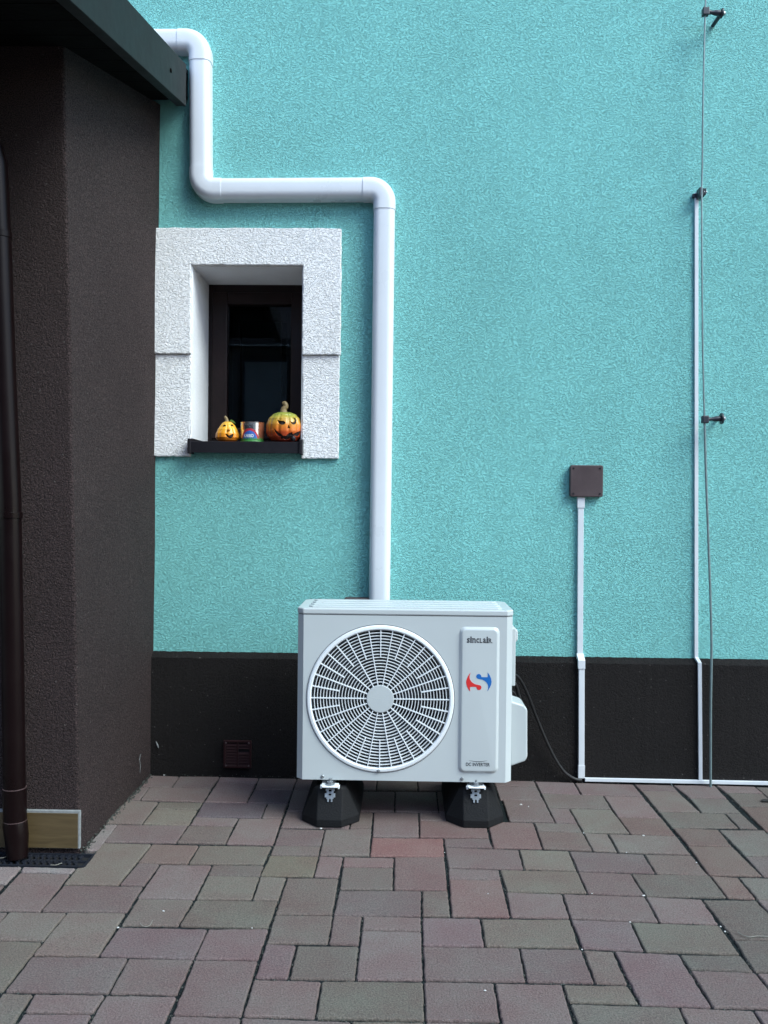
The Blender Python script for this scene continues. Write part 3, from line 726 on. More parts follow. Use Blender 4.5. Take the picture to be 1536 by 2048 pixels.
# ------------------------------------------------------------------ outdoor unit
Yf=-.545                                        # front face
def Af(x,y): p=W(x,y,Yf); return (p.x,p.z)
xl,zb0=Af(592,1560); xr,_=Af(1024.5,1563); zt0=Af(810,1231)[1]; ztop=Af(810,1218)[1]; zb0=Af(808,1562)[1]
xl=Af(593.5,1400)[0]; xr=Af(1025,1400)[0]
dpt=.285; Yr=Yf+dpt
ch=.022
ac=thing('outdoor_unit',((xl+xr)/2,Yf+dpt/2,zb0),'white air conditioner outdoor unit with round fan grille standing on black rubber feet','air conditioner unit')
# fan centre
fx,fz=Af(760.5,1397.5); Rg=.2445; Ro=.2605
body=MB()
def bx(x0,x1,z0,z1):
    return [(x0,Yf+ch),(x0+ch,Yf),(x1-ch,Yf),(x1,Yf+ch),(x1,Yr),(x0,Yr)]
# front panel with a round hole: fan of quads between circle and rectangle edge
def front_with_hole(mb,x0,x1,z0,z1,y,cx,cz,r,n=96):
    cor=[math.atan2(z-cz,x-cx)%(2*math.pi) for x,z in ((x0,z0),(x1,z0),(x1,z1),(x0,z1))]
    angs=sorted([2*math.pi*i/n for i in range(n)]+cor); inn=[];out=[]
    for a in angs:
        c,s=math.cos(a),math.sin(a); ts=[]
        if c>1e-9: ts.append((x1-cx)/c)
        if c<-1e-9: ts.append((x0-cx)/c)
        if s>1e-9: ts.append((z1-cz)/s)
        if s<-1e-9: ts.append((z0-cz)/s)
        t=min(ts); inn.append((cx+r*c,y,cz+r*s)); out.append((cx+t*c,y,cz+t*s))
    k=len(angs); mb.add(inn+out,[(i,(i+1)%k,(i+1)%k+k,i+k) for i in range(k)])
zt1=zt0-.0012
front_with_hole(body,xl+ch,xr-ch,zb0,zt1,Yf,fx,fz,Ro+.0012)
# chamfers, sides, back, bottom
def quad(mb,a,b,c,d): mb.add([a,b,c,d],[(0,1,2,3)])
pl_=bx(xl,xr,0,0)
for i in (0,2,3,4,5):
    (xa,ya),(xb,yb2)=pl_[i],pl_[(i+1)%6]
    quad(body,(xa,ya,zb0),(xb,yb2,zb0),(xb,yb2,zt1),(xa,ya,zt1))
body.add([(x,y,zb0) for x,y in pl_],[list(range(6))]); body.add([(x,y,zt1) for x,y in pl_],[list(range(6))])
# well behind the grille
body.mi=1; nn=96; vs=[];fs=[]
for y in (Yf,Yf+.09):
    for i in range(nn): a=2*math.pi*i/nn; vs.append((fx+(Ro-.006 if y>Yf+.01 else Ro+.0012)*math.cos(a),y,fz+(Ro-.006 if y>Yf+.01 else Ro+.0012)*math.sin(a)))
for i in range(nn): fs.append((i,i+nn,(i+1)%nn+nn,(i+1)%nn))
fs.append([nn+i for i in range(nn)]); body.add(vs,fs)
casing=body.obj('casing',[M['ac'],M['black_in']],ac,clean=False)
bm=bmesh.new(); bm.from_mesh(casing.data); bmesh.ops.remove_doubles(bm,verts=bm.verts,dist=1e-5); bmesh.ops.recalc_face_normals(bm,faces=bm.faces); bm.to_mesh(casing.data); bm.free()
# top cover
tc_=MB(); of=.0025; q=[(xl-of,Yf+ch),(xl+ch-of,Yf-of),(xr-ch+of,Yf-of),(xr+of,Yf+ch),(xr+of,Yr-.02),(xr-ch,Yr+of),(xl+ch,Yr+of),(xl-of,Yr-.02)]
tc_.prism([(x,y,zt0+.0005) for x,y in q],(0,0,ztop-zt0-.001)); tco=tc_.obj('top_cover',M['ac'],ac,bevel=.005,bseg=3)
sm_=MB(); q2_=[(x+(.003 if x<fx else -.003),y+(.003 if y<Yf+.1 else -.003)) for x,y in q]; sm_.prism([(x,y,zt1-.001) for x,y in q2_],(0,0,.003)); sm_.obj('seam',M['seam'],tco)
rb=MB()
for k in range(4):
    y0=Yf+.028+k*.062; rb.prism([(xl+.05,y0,ztop-.002),(xr-.05,y0,ztop-.002),(xr-.035,y0+.017,ztop-.002),(xr-.05,y0+.034,ztop-.002),(xl+.05,y0+.034,ztop-.002),(xl+.035,y0+.017,ztop-.002)],(0,0,.0065))
rb.obj('top_rib',M['ac'],tco,bevel=.003,bseg=3)
# grille
gr_=MB(); YG=Yf-.004
gr_.lathe([(Rg,-.004),(Rg,.004),(Rg+.004,.0065),(Ro-.004,.0055),(Ro,.001),(Ro,-.012),(Rg,-.012)],(fx,Yf,fz),axis='Y',seg=128,caps=False)
hub=28.2/F*3.065
hub_=.0485
rings=17; 
for k in range(rings):
    r=hub_+(Rg-hub_)*(k+1)/(rings+1); t=.00115
    gr_.lathe([(r-t,-.006),(r-t,.0015),(r+t,.0015),(r+t,-.006),(r-t,-.006)],(fx,Yf,fz),axis='Y',seg=108,caps=False)
for k in range(36):
    a=R(k*10); c,s=math.cos(a),math.sin(a); r0=hub_-.002 if k%2==0 else hub_+(Rg-hub_)*9/(rings+1); r1=Rg+.002
    t=.0017 if r0>.1 else .0015; px_,pz_=-s*t,c*t
    vs=[]
    for r in (r0,r1):
        for sg in (-1,1):
            for y in (Yf-.0030,Yf+.009): vs.append((fx+c*r+sg*px_,y,fz+s*r+sg*pz_))
    gr_.add(vs,[(0,2,6,4),(1,5,7,3),(0,1,3,2),(4,6,7,5),(0,4,5,1),(2,3,7,6)])
grille=gr_.obj('fan_grille',M['grille'],ac,smooth=True,angle=30)
hb=MB(); hb.lathe([(hub_,-.008),(hub_,.0035),(hub_-.002,.0045),(0.0001,.0050)],(fx,Yf,fz),axis='Y',seg=48); hb.obj('grille_hub',M['ac'],grille,smooth=True,angle=15)
rsc=MB(); p=Af(757,1541); rsc.lathe([(.0062,0),(.0062,.008),(.002,.0095)],(p[0],Yf,p[1]),axis='Y',seg=12); rsc.obj('grille_screw',M['inside'],grille)
rg2=MB(); rg2.lathe([(Ro+.0005,-.004),(Ro+.0005,.0004),(Ro+.0028,.0004),(Ro+.0028,-.004)],(fx,Yf,fz),axis='Y',seg=128,caps=False); rg2.obj('grille_seam',M['inside'],grille)
# fan
fan=MB()
for b_i in range(3):
    a0=R(35+120*b_i); vs=[];fs=[]; nr,na=10,14
    for i in range(nr+1):
        r=.055+(.228-.055)*i/nr; sw=R(78)+R(14)*i/nr; sk_=R(22)*(i/nr)**1.5
        for j in range(na+1):
            t=j/na; a=a0+sk_+sw*(t-.5); y=Yf+.040+ (t-.5)*.045*(1-.3*i/nr); vs.append((fx+r*math.cos(a),y,fz+r*math.sin(a)))
    for i in range(nr):
        for j in range(na): k=i*(na+1)+j; fs.append((k,k+1,k+na+2,k+na+1))
    fan.add(vs,fs)
fan.lathe([(.062,-.065),(.062,-.022),(.055,-.018),(.001,-.016)],(fx,Yf,fz),axis='Y',seg=40)
fo=fan.obj('fan',M['navy'],ac,smooth=True)
sd_=fo.modifiers.new('solid','SOLIDIFY'); sd_.thickness=.0025
shr=MB(); shr.lathe([(Rg-.002,-.014),(.236,-.030),(.236,-.085),(.2445,-.085)],(fx,Yf,fz),axis='Y',seg=96,caps=False); shr.obj('fan_shroud',M['inside'],ac,smooth=True)
# raised plate with branding
bp=MB(); bx0,bz1=Af(919,1253); bx1,bz0=Af(996.5,1547)
def rrect(x0,x1,z0,z1,r,y,n=6):
    P=[]
    for (cx,cz,a) in ((x1-r,z1-r,0),(x0+r,z1-r,90),(x0+r,z0+r,180),(x1-r,z0+r,270)):
        for i in range(n+1): P.append(Vector((cx+r*math.cos(R(a+90*i/n)),y,cz+r*math.sin(R(a+90*i/n)))))
    return P
lay=[(0,.020,.0004),(.0012,.020,-.0005),(.008,.016,-.0075),(.0105,.014,-.0088),(.013,.013,-.009)]
rings_=[rrect(bx0+i,bx1-i,bz0+i,bz1-i,r,Yf+y) for i,r,y in lay]; k=len(rings_[0])
bp.add([p for r in rings_ for p in r],[(l*k+i,l*k+(i+1)%k,(l+1)*k+(i+1)%k,(l+1)*k+i) for l in range(len(lay)-1) for i in range(k)]+[[(len(lay)-1)*k+i for i in range(k)]])
plate=bp.obj('raised_panel',M['ac'],ac,smooth=True,angle=45)
Yt=Yf-.0092
def text(body,name,x0,x1,zc,y,m,parent,bold=0,hs=None,wrap=None,ital=0):
    cu=bpy.data.curves.new(name,'FONT'); cu.body=body; cu.size=1; cu.offset=bold; cu.extrude=.004; cu.resolution_u=6; cu.shear=ital
    t=bpy.data.objects.new(name,cu); C.objects.link(t); dg_=bpy.context.evaluated_depsgraph_get(); me=bpy.data.meshes.new_from_object(t.evaluated_get(dg_))
    bpy.data.objects.remove(t)
    xs=[v.co.x for v in me.vertices]; ys=[v.co.y for v in me.vertices]; wd=max(xs)-min(xs); ht=max(ys)-min(ys); s=(x1-x0)/wd; sz=(hs/ht if hs else s)
    o=ORG[parent]
    for v in me.vertices:
        X=x0+(v.co.x-min(xs))*s; Z=zc+(v.co.y-(max(ys)+min(ys))/2)*sz; D=v.co.z*.05
        P=Vector((X,y-D,Z)) if wrap is None else wrap(X,Z,D)
        v.co=P-o
    me.materials.clear(); me.materials.append(m); ob=bpy.data.objects.new(name,me); C.objects.link(ob); ob.parent=parent; ORG[ob]=o; return ob
# lettering: letters placed one by one so that small capitals sit between lower-case ones
tx0,tz0=Af(933,1280); tx1,_=Af(984,1280)
wtot=tx1-tx0; hx=Af(0,1275.5)[1]-Af(0,1284.6)[1]
def letters(seq,name,x0,x1,zbase,y,m,parent,bold):
    tot=sum(s[1] for s in seq); xx=x0; bmj=bpy.data.meshes.new(name); bm=bmesh.new()
    for ch_,wd,h,slab in seq:
        w_=(x1-x0)*wd/tot
        cu=bpy.data.curves.new('t','FONT'); cu.body=ch_; cu.offset=bold; cu.extrude=.003; t=bpy.data.objects.new('t',cu); C.objects.link(t)
        me=bpy.data.meshes.new_from_object(t.evaluated_get(bpy.context.evaluated_depsgraph_get())); bpy.data.objects.remove(t)
        xs=[v.co.x for v in me.vertices]; ys=[v.co.y for v in me.vertices]
        for v in me.vertices:
            X=xx+w_*.09+(v.co.x-min(xs))/(max(xs)-min(xs))*w_*.82; Z=zbase+(v.co.y-min(ys))/(max(ys)-min(ys))*h
            v.co=Vector((X,y-v.co.z*.05,Z))-ORG[parent]
        bm.from_mesh(me); 
        if slab:      # slab serifs
            for (fxp,fz_) in slab:
                cxx=xx+w_*fxp; zz_=zbase+h*fz_; hw=w_*.20; hh=h*.055
                vv=[bm.verts.new(Vector((cxx+a_,y-.0004,zz_+b_))-ORG[parent]) for a_,b_ in ((-hw,-hh),(hw,-hh),(hw,hh),(-hw,hh))]; bm.faces.new(vv)
        xx+=w_
    bm.to_mesh(bmj); bm.free(); bmj.materials.append(m); ob=bpy.data.objects.new(name,bmj); C.objects.link(ob); ob.parent=parent; return ob
zb_t=tz0-hx/2
letters([('s',.9,hx,[(.2,.05),(.8,.92)]),('i',.55,hx*1.38,[(.5,.03),(.38,.68)]),('n',1.1,hx,[(.2,.05),(.85,.05),(.12,.95)]),('c',.95,hx,[]),('L',.9,hx,[(.2,.05),(.2,.95)]),('a',.95,hx,[(.9,.05)]),('i',.55,hx*1.38,[(.5,.03),(.38,.68)]),('R',1.1,hx,[(.15,.05),(.12,.95),(.88,.05)])],'brand_lettering',tx0,tx1,zb_t,Yt,M['ink'],plate,.028)
dx0,dz_=Af(931.5,1527); dx1,_=Af(979,1527)
text('DC INVERTER','inverter_lettering',dx0,dx1,dz_,Yt,M['ink'],plate,bold=.02,hs=Af(0,1523.6)[1]-Af(0,1530.6)[1],ital=0)
# swoosh over the words
sw=MB(); pts=[]
for i in range(17):
    t=i/16; px_=937+(974-937)*t; py_=1519.2+2.6*math.sin(math.pi*t*.95); th_=.95*math.sin(math.pi*min(1,t*1.0))**.6+.15; pts.append((px_,py_,th_))
vs=[];
for a,b,c in pts:
    p=Af(a,b-c*.5); q_=Af(a,b+c*.5); vs+=[(p[0],Yt-.0002,p[1]),(q_[0],Yt-.0002,q_[1])]
sw.add(vs,[(2*i,2*i+1,2*i+3,2*i+2) for i in range(16)]); sw.obj('swoosh',M['ink'],plate)
# emblem
def Z5(x,y): return (880+x*220/1073, 1180+y*220/1073)
redp=[(298,800),(284,816),(268,842),(257,868),(253,893),(257,922),(268,950),(280,970),(293,984),(290,962),(291,940),(320,939),(352,940)]
for i in range(13):
    a=R(195+ (430-195)*i/12); redp.append((378+24*math.cos(a),946-24*math.sin(a)))
redp+=[(368,920),(345,915),(322,904),(303,888),(291,868),(286,848),(288,824)]
# circle order: start left-bottom going clockwise in picture
def emb(pts,name,m):
    mb=MB(); P=[]
    for x,y in pts:
        a=Z5(x,y); b=Af(*a); P.append((b[0],Yt+.0002,b[1]))
    mb.prism(P,(0,-.0006,0)); 
    o=mb.obj(name,m,plate); return o
emb(redp,'emblem_red_half',M['red'])
emb([(754-x,1784-y) for x,y in redp],'emblem_blue_half',M['blue'])
# screws on the casing
for (a,b) in ((645,1553),(924,1557.5)):
    p=Af(a,b); s_=MB(); s_.lathe([(.0062,0),(.0062,.002),(.0045,.0042),(.001,.005)],(p[0],Yf,p[1]),axis='Y',seg=14); s_.obj('screw',M['steel'],ac,smooth=True)
# right-hand side: panel, handle, valve cover
Ysd=Yf+.06
def side(x1px,y0px,y1px,yd,dy,name,cut=0,m='ac',bev=.006):
    p0=W(1000,y0px,yd); p1=W(x1px,y1px,yd); mb=MB(); x0=xr-.001
    P=[(x0,yd,p0.z+ (cut if cut>0 else 0)*.4),(p1.x-cut,yd,p0.z),(p1.x,yd,p0.z-cut),(p1.x,yd,p1.z+cut),(p1.x-cut,yd,p1.z),(x0,yd,p1.z-cut*.3)] if cut else [(x0,yd,p0.z),(p1.x,yd,p0.z),(p1.x,yd,p1.z),(x0,yd,p1.z)]
    mb.prism(P,(0,dy,0)); return mb.obj(name,M[m],ac,bevel=bev,bseg=3)
side(1030.5,1257,1372,Ysd+.03,.15,'side_panel',m='ac',bev=.003)
side(1036,1256,1286,Ysd+.04,.12,'carry_handle',.010)
vc=MB(); yv=Ysd+.02; P=[(1020,1402),(1048,1411),(1055,1419),(1055,1515),(1050,1523),(1024,1532),(1020,1532)]
vc.prism([ (max(W(x,y,yv).x,xr-.001),yv,W(x,y,yv).z) for x,y in P],(0,.13,0)); vco=vc.obj('valve_cover',M['ac'],ac,bevel=.008,bseg=3)
va=MB(); va.tube([(xr+.004,yv+.03,W(0,1372,yv).z),(xr+.006,yv+.03,W(0,1410,yv).z)],.008,10); va.tube([(xr,yv+.05,W(0,1395,yv).z),(xr+.018,yv+.05,W(0,1403,yv).z)],.009,10); va.obj('valve',M['cover'],ac,smooth=True)
# pedestal rails of the unit
zf=.131
for px_ in (657,953):
    x_=W(px_,1565,Yf).x; ft_=MB(); ft_.box((x_-.022,Yf+.004,zf+.006),(x_+.022,Yr-.004,zb0-.001)); 
    ft_.obj('base_rail',M['seam'],ac)

# ------------------------------------------------------------------ rubber feet
def foot_make(px,label):
    x_=W(px,1655,Yf-.02).x; y0=G(px,1655.5).y; L_=.47
    t=thing('rubber_foot',(x_,y0,0),label,'rubber foot','black rubber feet under the outdoor unit')
    m=MB(); hb_,ht_,c_=.103,.055,.062
    def ringp(hw,y0_,y1_,c,z,cx=.0): return [Vector((x_+a,b,z)) for a,b in ((-hw,y0_+c),(-hw+c*.95,y0_),(hw-c*.95,y0_),(hw,y0_+c),(hw,y1_-c),(hw-c*.95,y1_),(-hw+c*.95,y1_),(-hw,y1_-c))]
    rs_=[ringp(hb_,y0,y0+L_,c_,0.001),ringp(hb_,y0+.001,y0+L_-.001,c_,.026),ringp(ht_+.004,y0+.040,y0+L_-.03,.016,.122),ringp(ht_-.003,y0+.047,y0+L_-.037,.013,zf)]
    m.add([p for r in rs_ for p in r],[(l*8+i,l*8+(i+1)%8,(l+1)*8+(i+1)%8,(l+1)*8+i) for l in range(3) for i in range(8)]+[list(range(7,-1,-1)),[24+i for i in range(8)]])
    m.obj('rubber_block',M['rubber'],t,bevel=.003)
    # slotted steel rail: strip bent down the front
    zc=zf+.010; yb=y0+.045
    st=MB(); st.box((x_-.0165,y0+.03,zf+.001),(x_+.0165,y0+L_-.05,zf+.0045))
    w2=.0165
    def P3(u_,v_): # strip surface coords down the slanted front
        return Vector((x_+u_, y0+.036-.33*v_, zf-.004-v_))
    for (u0,u1,v0,v1) in ((-w2*.75,-w2*.3,-.006,.034),(w2*.3,w2*.75,-.006,.034),(-w2*.3,w2*.3,-.006,.004),(-w2*.3,w2*.3,.010,.017),(-w2*.3,w2*.3,.023,.034),(-w2*1.12,-w2*.75,.016,.029),(w2*.75,w2*1.12,.016,.029),(-w2*.95,-w2*.75,-.004,.008),(w2*.75,w2*.95,-.004,.008),(-w2*.55,-w2*.2,.034,.043),(w2*.2,w2*.55,.034,.043)):
        st.prism([P3(u0,v0),P3(u1,v0),P3(u1,v1),P3(u0,v1)],(0,-.0028,0))
    st.obj('slotted_rail',M['steel'],t,bevel=.0006)
    wp=MB(); cy=y0+.026; zz_=zf+.0075
    wp.prism([(x_-.030,cy-.016,zz_),(x_-.026,cy-.022,zz_),(x_+.026,cy-.022,zz_),(x_+.030,cy-.016,zz_),(x_+.030,cy+.02,zz_),(x_-.030,cy+.02,zz_)],(0,0,.0045)); wp.prism([(x_-.034,cy-.010,zz_-.008),(x_-.028,cy-.010,zz_-.008),(x_-.028,cy-.010,zz_+.002),(x_-.034,cy-.010,zz_+.002)],(0,.02,0)); wp.prism([(x_+.028,cy-.010,zz_-.008),(x_+.034,cy-.010,zz_-.008),(x_+.034,cy-.010,zz_+.002),(x_+.028,cy-.010,zz_+.002)],(0,.02,0))
    wp.obj('clamp_plate',M['grille'],t,bevel=.0012)
    wa=MB(); wa.lathe([(.0165,0),(.0165,.003)],(x_,cy,zz_+.005),seg=24); wa.obj('washer',M['steel'],t,smooth=True)
    nu=MB(); nu.lathe([(.0115,.0),(.0115,.009)],(x_,cy,zz_+.008),seg=6); nu.obj('nut',M['steel'],t,bevel=.001)
    bo=MB(); bo.tube([(x_,cy,zz_+.014),(x_,cy,zz_+.026)],.0058,12); bo.obj('bolt',M['steel'],t,smooth=True)
    return t
foot=foot_make(659,'black rubber foot with zinc bolt under the fan side of the outdoor unit')
f2=foot.copy(); C.objects.link(f2); f2.location.x=W(953,1656,foot.location.y).x; f2.location.y=G(953,1657).y
f2['label']='black rubber foot with zinc bolt under the lettered panel side of the outdoor unit'
for c in [o for o in S.objects if o.parent==foot]:
    k=c.copy(); C.objects.link(k); k.parent=f2

# ------------------------------------------------------------------ power cable and pipes behind the unit
pts=[W(1018,1352,-.20),W(1030,1350,-.18),W(1042,1362,-.15),W(1056,1390,-.12),W(1072,1432,-.09),W(1092,1480,-.07),W(1112,1520,-.06),W(1130,1545,-.055),W(1150,1558,-.05),W(1163,1560,-.046)]
def smooth_path(P,n=6):
    out=[]
    for i in range(len(P)-1):
        p0,p1,p2,p3=P[max(i-1,0)],P[i],P[i+1],P[min(i+2,len(P)-1)]
        for k in range(n):
            t=k/n; out.append(.5*((2*p1)+(p2-p0)*t+(2*p0-5*p1+4*p2-p3)*t*t+(3*p1-p0-3*p2+p3)*t**3))
    return out+[P[-1]]
cb=MB(); cb.tube(smooth_path(pts),.0062,10); tag(cb.obj('power_cable',M['cable'],loc=pts[-1],smooth=True),'black power cable hanging from the outdoor unit down to the plinth base','cable')
pts=[W(1015,1365,-.22),W(1030,1368,-.20),W(1038,1392,-.18),W(1046,1425,-.17),W(1050,1470,-.16),W(1040,1520,-.15)]
cb=MB(); cb.tube(smooth_path(pts),.007,12); tag(cb.obj('insulated_hose',M['cable'],loc=pts[-1],smooth=True),'thick black insulated hose looping down beside the valve cover','hose')
pts=[W(1012,1380,-.24),W(1028,1385,-.23),W(1035,1405,-.22),W(1043,1440,-.21),W(1045,1500,-.2)]
cb=MB(); cb.tube(smooth_path(pts),.0035,10); tag(cb.obj('signal_cable',M['cable'],loc=pts[-1],smooth=True),'thin black signal cable close against the outdoor unit side','cable')

# ------------------------------------------------------------------ wall boxes and vent
def plate_box(name,x0,y0,x1,y1,Y,th,m,label,cat,screws=True):
    a=W(x0,y0,Y-th); b=W(x1,y1,Y-th); mb=MB(); P=rrect(a.x,b.x,b.z,a.z,.008,Y-th,4); mb.prism(P,(0,th-.001,0))
    o=mb.obj(name,m,loc=((a.x+b.x)/2,Y,b.z),bevel=.003); tag(o,label,cat)
    if screws:
        for xx in (a.x+.013,b.x-.013):
            for zz_ in (a.z-.013,b.z+.013):
                s_=MB(); s_.lathe([(.0042,-.001),(.0042,.0012),(.002,.0016)],(xx,Y-th,zz_),axis='Y',seg=12); s_.obj('screw',M['sill'],o)
    return o,a,b
jb,ja,jb_=plate_box('junction_box',1141,930,1206,994,0,.028,M['brown_pl'],'square brown junction box on teal wall above white conduit','junction box')
bb_,_,_=plate_box('wall_box',688,1196,752,1262,0,.05,M['brown_pl'],'brown wall box half hidden behind the outdoor unit','wall box',False)
va_=W(447,1481,Yp-.01); vb_=W(502,1537,Yp-.01)
vg=MB(); y=Yp-.010; x0,x1,z0,z1=va_.x,vb_.x,vb_.z,va_.z
vg.box((x0,y,z0),(x0+.008,Yp-.0005,z1)); vg.box((x1-.008,y,z0),(x1,Yp-.0005,z1)); vg.box((x0+.008,y,z0),(x1-.008,Yp-.0005,z0+.008)); vg.box((x0+.008,y,z1-.008),(x1-.008,Yp-.0005,z1)); vg.box(((x0+x1)/2-.003,y+.001,z0+.008),((x0+x1)/2+.003,Yp-.0005,z1-.008))
vgo=vg.obj('vent_grille',M['vent'],loc=((x0+x1)/2,Yp,z0),bevel=.0015); tag(vgo,'small dark brown louvred vent grille low on the dark plinth','vent grille')
lv=MB()
for k in range(8):
    z=z0+.014+k*(z1-z0-.026)/7.6
    for (a,b) in ((x0+.008,(x0+x1)/2-.003),((x0+x1)/2+.003,x1-.008)):
        if k==5 and a>x0+.02: continue
        lv.prism([(a,y+.002,z-.004),(a,y+.0005,z-.003),(a,Yp-.001,z+.006),(a,Yp-.0005,z+.004)],(b-a,0,0))
lv.obj('louvres',M['vent'],vgo)
vk=MB(); vk.box((x0+.008,Yp-.0012,z0+.008),(x1-.008,Yp-.0006,z1-.008)); vk.obj('vent_opening',M['pit'],vgo)
for xx in (x0+.010,x1-.010):
    for zz_ in (z0+.010,z1-.010):
        s_=MB(); s_.lathe([(.004,0),(.004,.002),(.002,.003)],(xx,y,zz_),axis='Y',seg=10); s_.obj('screw',M['brown_pl'],vgo)

# ------------------------------------------------------------------ white surface conduits
def strip(mb,p0,p1,wd,Y,th,wd2=None):   # strip on wall between two pixel points (centre line)
    a=W(*p0,Y-th); b=W(*p1,Y-th); d=(b-a); d.y=0; d.normalize(); n=Vector((d.z,0,-d.x))*wd/2; n2=n if wd2 is None else n*(wd2/wd)
    mb.prism([a-n,a+n,b+n2,b-n2],(0,th-.001,0))
pxm=1/F*3.58
cd=thing('conduit',(W(1163,1558,Yp).x,Yp,W(1163,1558,Yp).z),'white plastic conduit running from the brown junction box down to the paving','conduit')
m=MB(); strip(m,(1162,1004),(1160.3,1314),12*pxm*.95,0,.015); m.obj('trunking',M['trunk'],cd,bevel=.0015)
m=MB(); strip(m,(1162.5,994),(1162.2,1016),14.5*pxm,0,.0175); m.obj('sleeve',M['trunk'],cd,bevel=.0015)
m=MB(); a=W(1160.3,1312,-.016); b=W(1163.5,1321,Yp-.017); hw=7*pxm
m.add([(a.x-hw,-.017,a.z+.01),(a.x+hw,-.017,a.z+.01),(b.x+hw,Yp-.018,b.z),(b.x-hw,Yp-.018,b.z),(a.x-hw,-.001,a.z+.01),(a.x+hw,-.001,a.z+.01),(b.x+hw,-.001,b.z),(b.x-hw,-.001,b.z)],[(0,1,2,3),(0,3,7,4),(1,5,6,2),(0,4,5,1),(3,2,6,7),(4,7,6,5)])
strip(m,(1163.5,1321),(1163.5,1338),14*pxm,Yp,.018); m.obj('offset_joint',M['trunk'],cd,bevel=.0012)
m=MB(); strip(m,(1163.6,1338),(1163.2,1552),11.6*pxm,Yp,.015); m.obj('trunking',M['trunk'],cd,bevel=.0015)
m=MB(); strip(m,(1163.4,1531),(1163,1557),13*pxm,Yp,.017); m.obj('sleeve',M['trunk'],cd,bevel=.0015)
c2_=thing('cable_trunking',(W(1400,1563,Yp).x,Yp,W(1400,1563,Yp).z),'thin white cable trunking rising the full wall beside the grey lightning conductor wire','cable trunking')
m=MB(); strip(m,(1393.5,385),(1393,1318),7.2*pxm,0,.010); m.obj('trunking',M['trunk'],c2_,bevel=.001)
m=MB(); a=W(1393,1316,-.010); b=W(1400,1326,Yp-.010); hw=3.6*pxm
m.add([(a.x-hw,-.011,a.z+.004),(a.x+hw,-.011,a.z+.004),(b.x+hw,Yp-.011,b.z),(b.x-hw,Yp-.011,b.z),(a.x-hw,-.001,a.z+.0),(a.x+hw,-.001,a.z),(b.x+hw,-.001,b.z-.004),(b.x-hw,-.001,b.z-.004)],[(0,1,2,3),(0,3,7,4),(1,5,6,2),(0,4,5,1),(3,2,6,7),(4,7,6,5)])
m.obj('offset_joint',M['trunk'],c2_,bevel=.0008)
m=MB(); strip(m,(1400,1326),(1401.5,1560),7.2*pxm,Yp,.010); m.obj('trunking',M['trunk'],c2_,bevel=.001)
m=MB(); a=W(1170,1559,Yp-.012); b=W(1536,1572,Yp-.012)
zl=(a.z); b=a+(b-a)*1.0; ex=a+(b-a)*4.0
m.prism([(a.x,Yp-.013,a.z+.006),(ex.x,Yp-.013,a.z+.006+(b.z-a.z)*4*.2),(ex.x,Yp-.013,a.z-.0085+(b.z-a.z)*4*.2),(a.x,Yp-.013,a.z-.0085)],(0,.012,0))
tag(m.obj('floor_trunking',M['trunk'],loc=(a.x,Yp,a.z),bevel=.0015),'thin white horizontal trunking lying along the base of the dark plinth','cable trunking')

# ------------------------------------------------------------------ lightning conductor
yw=-.07
def Wy(x,y,k): return W(x,y,k)
wp_=[W(1412,-120,yw),W(1411,0,yw),W(1409,70,yw),W(1406,200,yw),W(1404.5,330,yw+.02),W(1403.5,385,yw+.02),W(1404,520,yw),W(1405.5,700,yw),W(1409,840,yw),W(1412,950,yw),W(1416,1060,yw),W(1421,1200,yw),W(1423,1300,yw),W(1421.5,1420,yw),W(1420,1560,yw)]
gp=G(1420,1573); wp_[-1]=Vector((gp.x,yw,.02)); wp_.append(Vector((gp.x,yw,-.01)))
sp=smooth_path(wp_,6); rr=[]
for p in sp: rr.append(.0034 if p.z>W(1409,840,yw).z else .0048)
cw_=MB(); cw_.tube(sp,rr,10); tag(cw_.obj('lightning_conductor',M['wire'],loc=(gp.x,yw,0),smooth=True),'grey lightning conductor wire running down the right side of the teal wall','lightning conductor')
def holder(px,py,pxe,pye,kind,label):
    c=W(px,py,yw); e=W(pxe,pye,yw); 
    t=thing('wire_holder',(c.x,0,c.z),label,'wire holder','dark wire holders on the conductor')
    m=MB(); m.box((c.x-.013,yw-.012,c.z-.015),(c.x+.013,yw+.012,c.z+.015)); m.obj('clamp',M['holder'],t,bevel=.003)
    d=(e-c).normalized(); m=MB(); m.tube([c+d*.01,c+d*.025,c+(e-c)*.55,e-d*.012,e],[.0095,.007,.0105,.0115,.009],14); m.obj('arm',M['holder'],t,smooth=True)
    m=MB(); u=e-d*.006; m.tube([u-d*.003,u+d*.004],.0225 if kind else .019,18); 
    if kind==0: m.tube([u,u+(Vector((-.012,.066,-.015)))],.008,10)
    else: m.tube([u,u+Vector((0.004,.068,0))],.007,10)
    m.obj('wall_flange',M['holder'],t,smooth=True,bevel=.001)
    m=MB(); m.lathe([(.010,0),(.0085,.006),(.004,.010),(.0005,.011)],e+d*.001,axis='X',seg=14); m.obj('bolt_head',M['steel'],t,smooth=True)
    return t
holder(1411,24,1446,27,0,'dark wire holder with a bent strut at the top end of the conductor')
holder(1410,839,1446,837,1,'dark wire holder with a round flange, lowest of the three on the conductor')
c=W(1404,383,-.05)
t=thing('wire_holder',(c.x,0,c.z),'small wire holder clipped where the white trunking begins','wire holder','dark wire holders on the conductor')
m=MB(); m.box((c.x-.010,-.052,c.z-.020),(c.x-.003,-.010,c.z+.018)); m.box((c.x+.003,-.052,c.z-.014),(c.x+.009,-.010,c.z+.014)); m.box((c.x+.012,-.050,c.z-.012),(c.x+.018,-.012,c.z+.014)); m.obj('clamp',M['holder'],t,bevel=.002)
m=MB(); m.box((c.x-.024,-.012,c.z-.012),(c.x+.018,-.001,c.z+.006)); m.obj('base',M['holder'],t,bevel=.002)
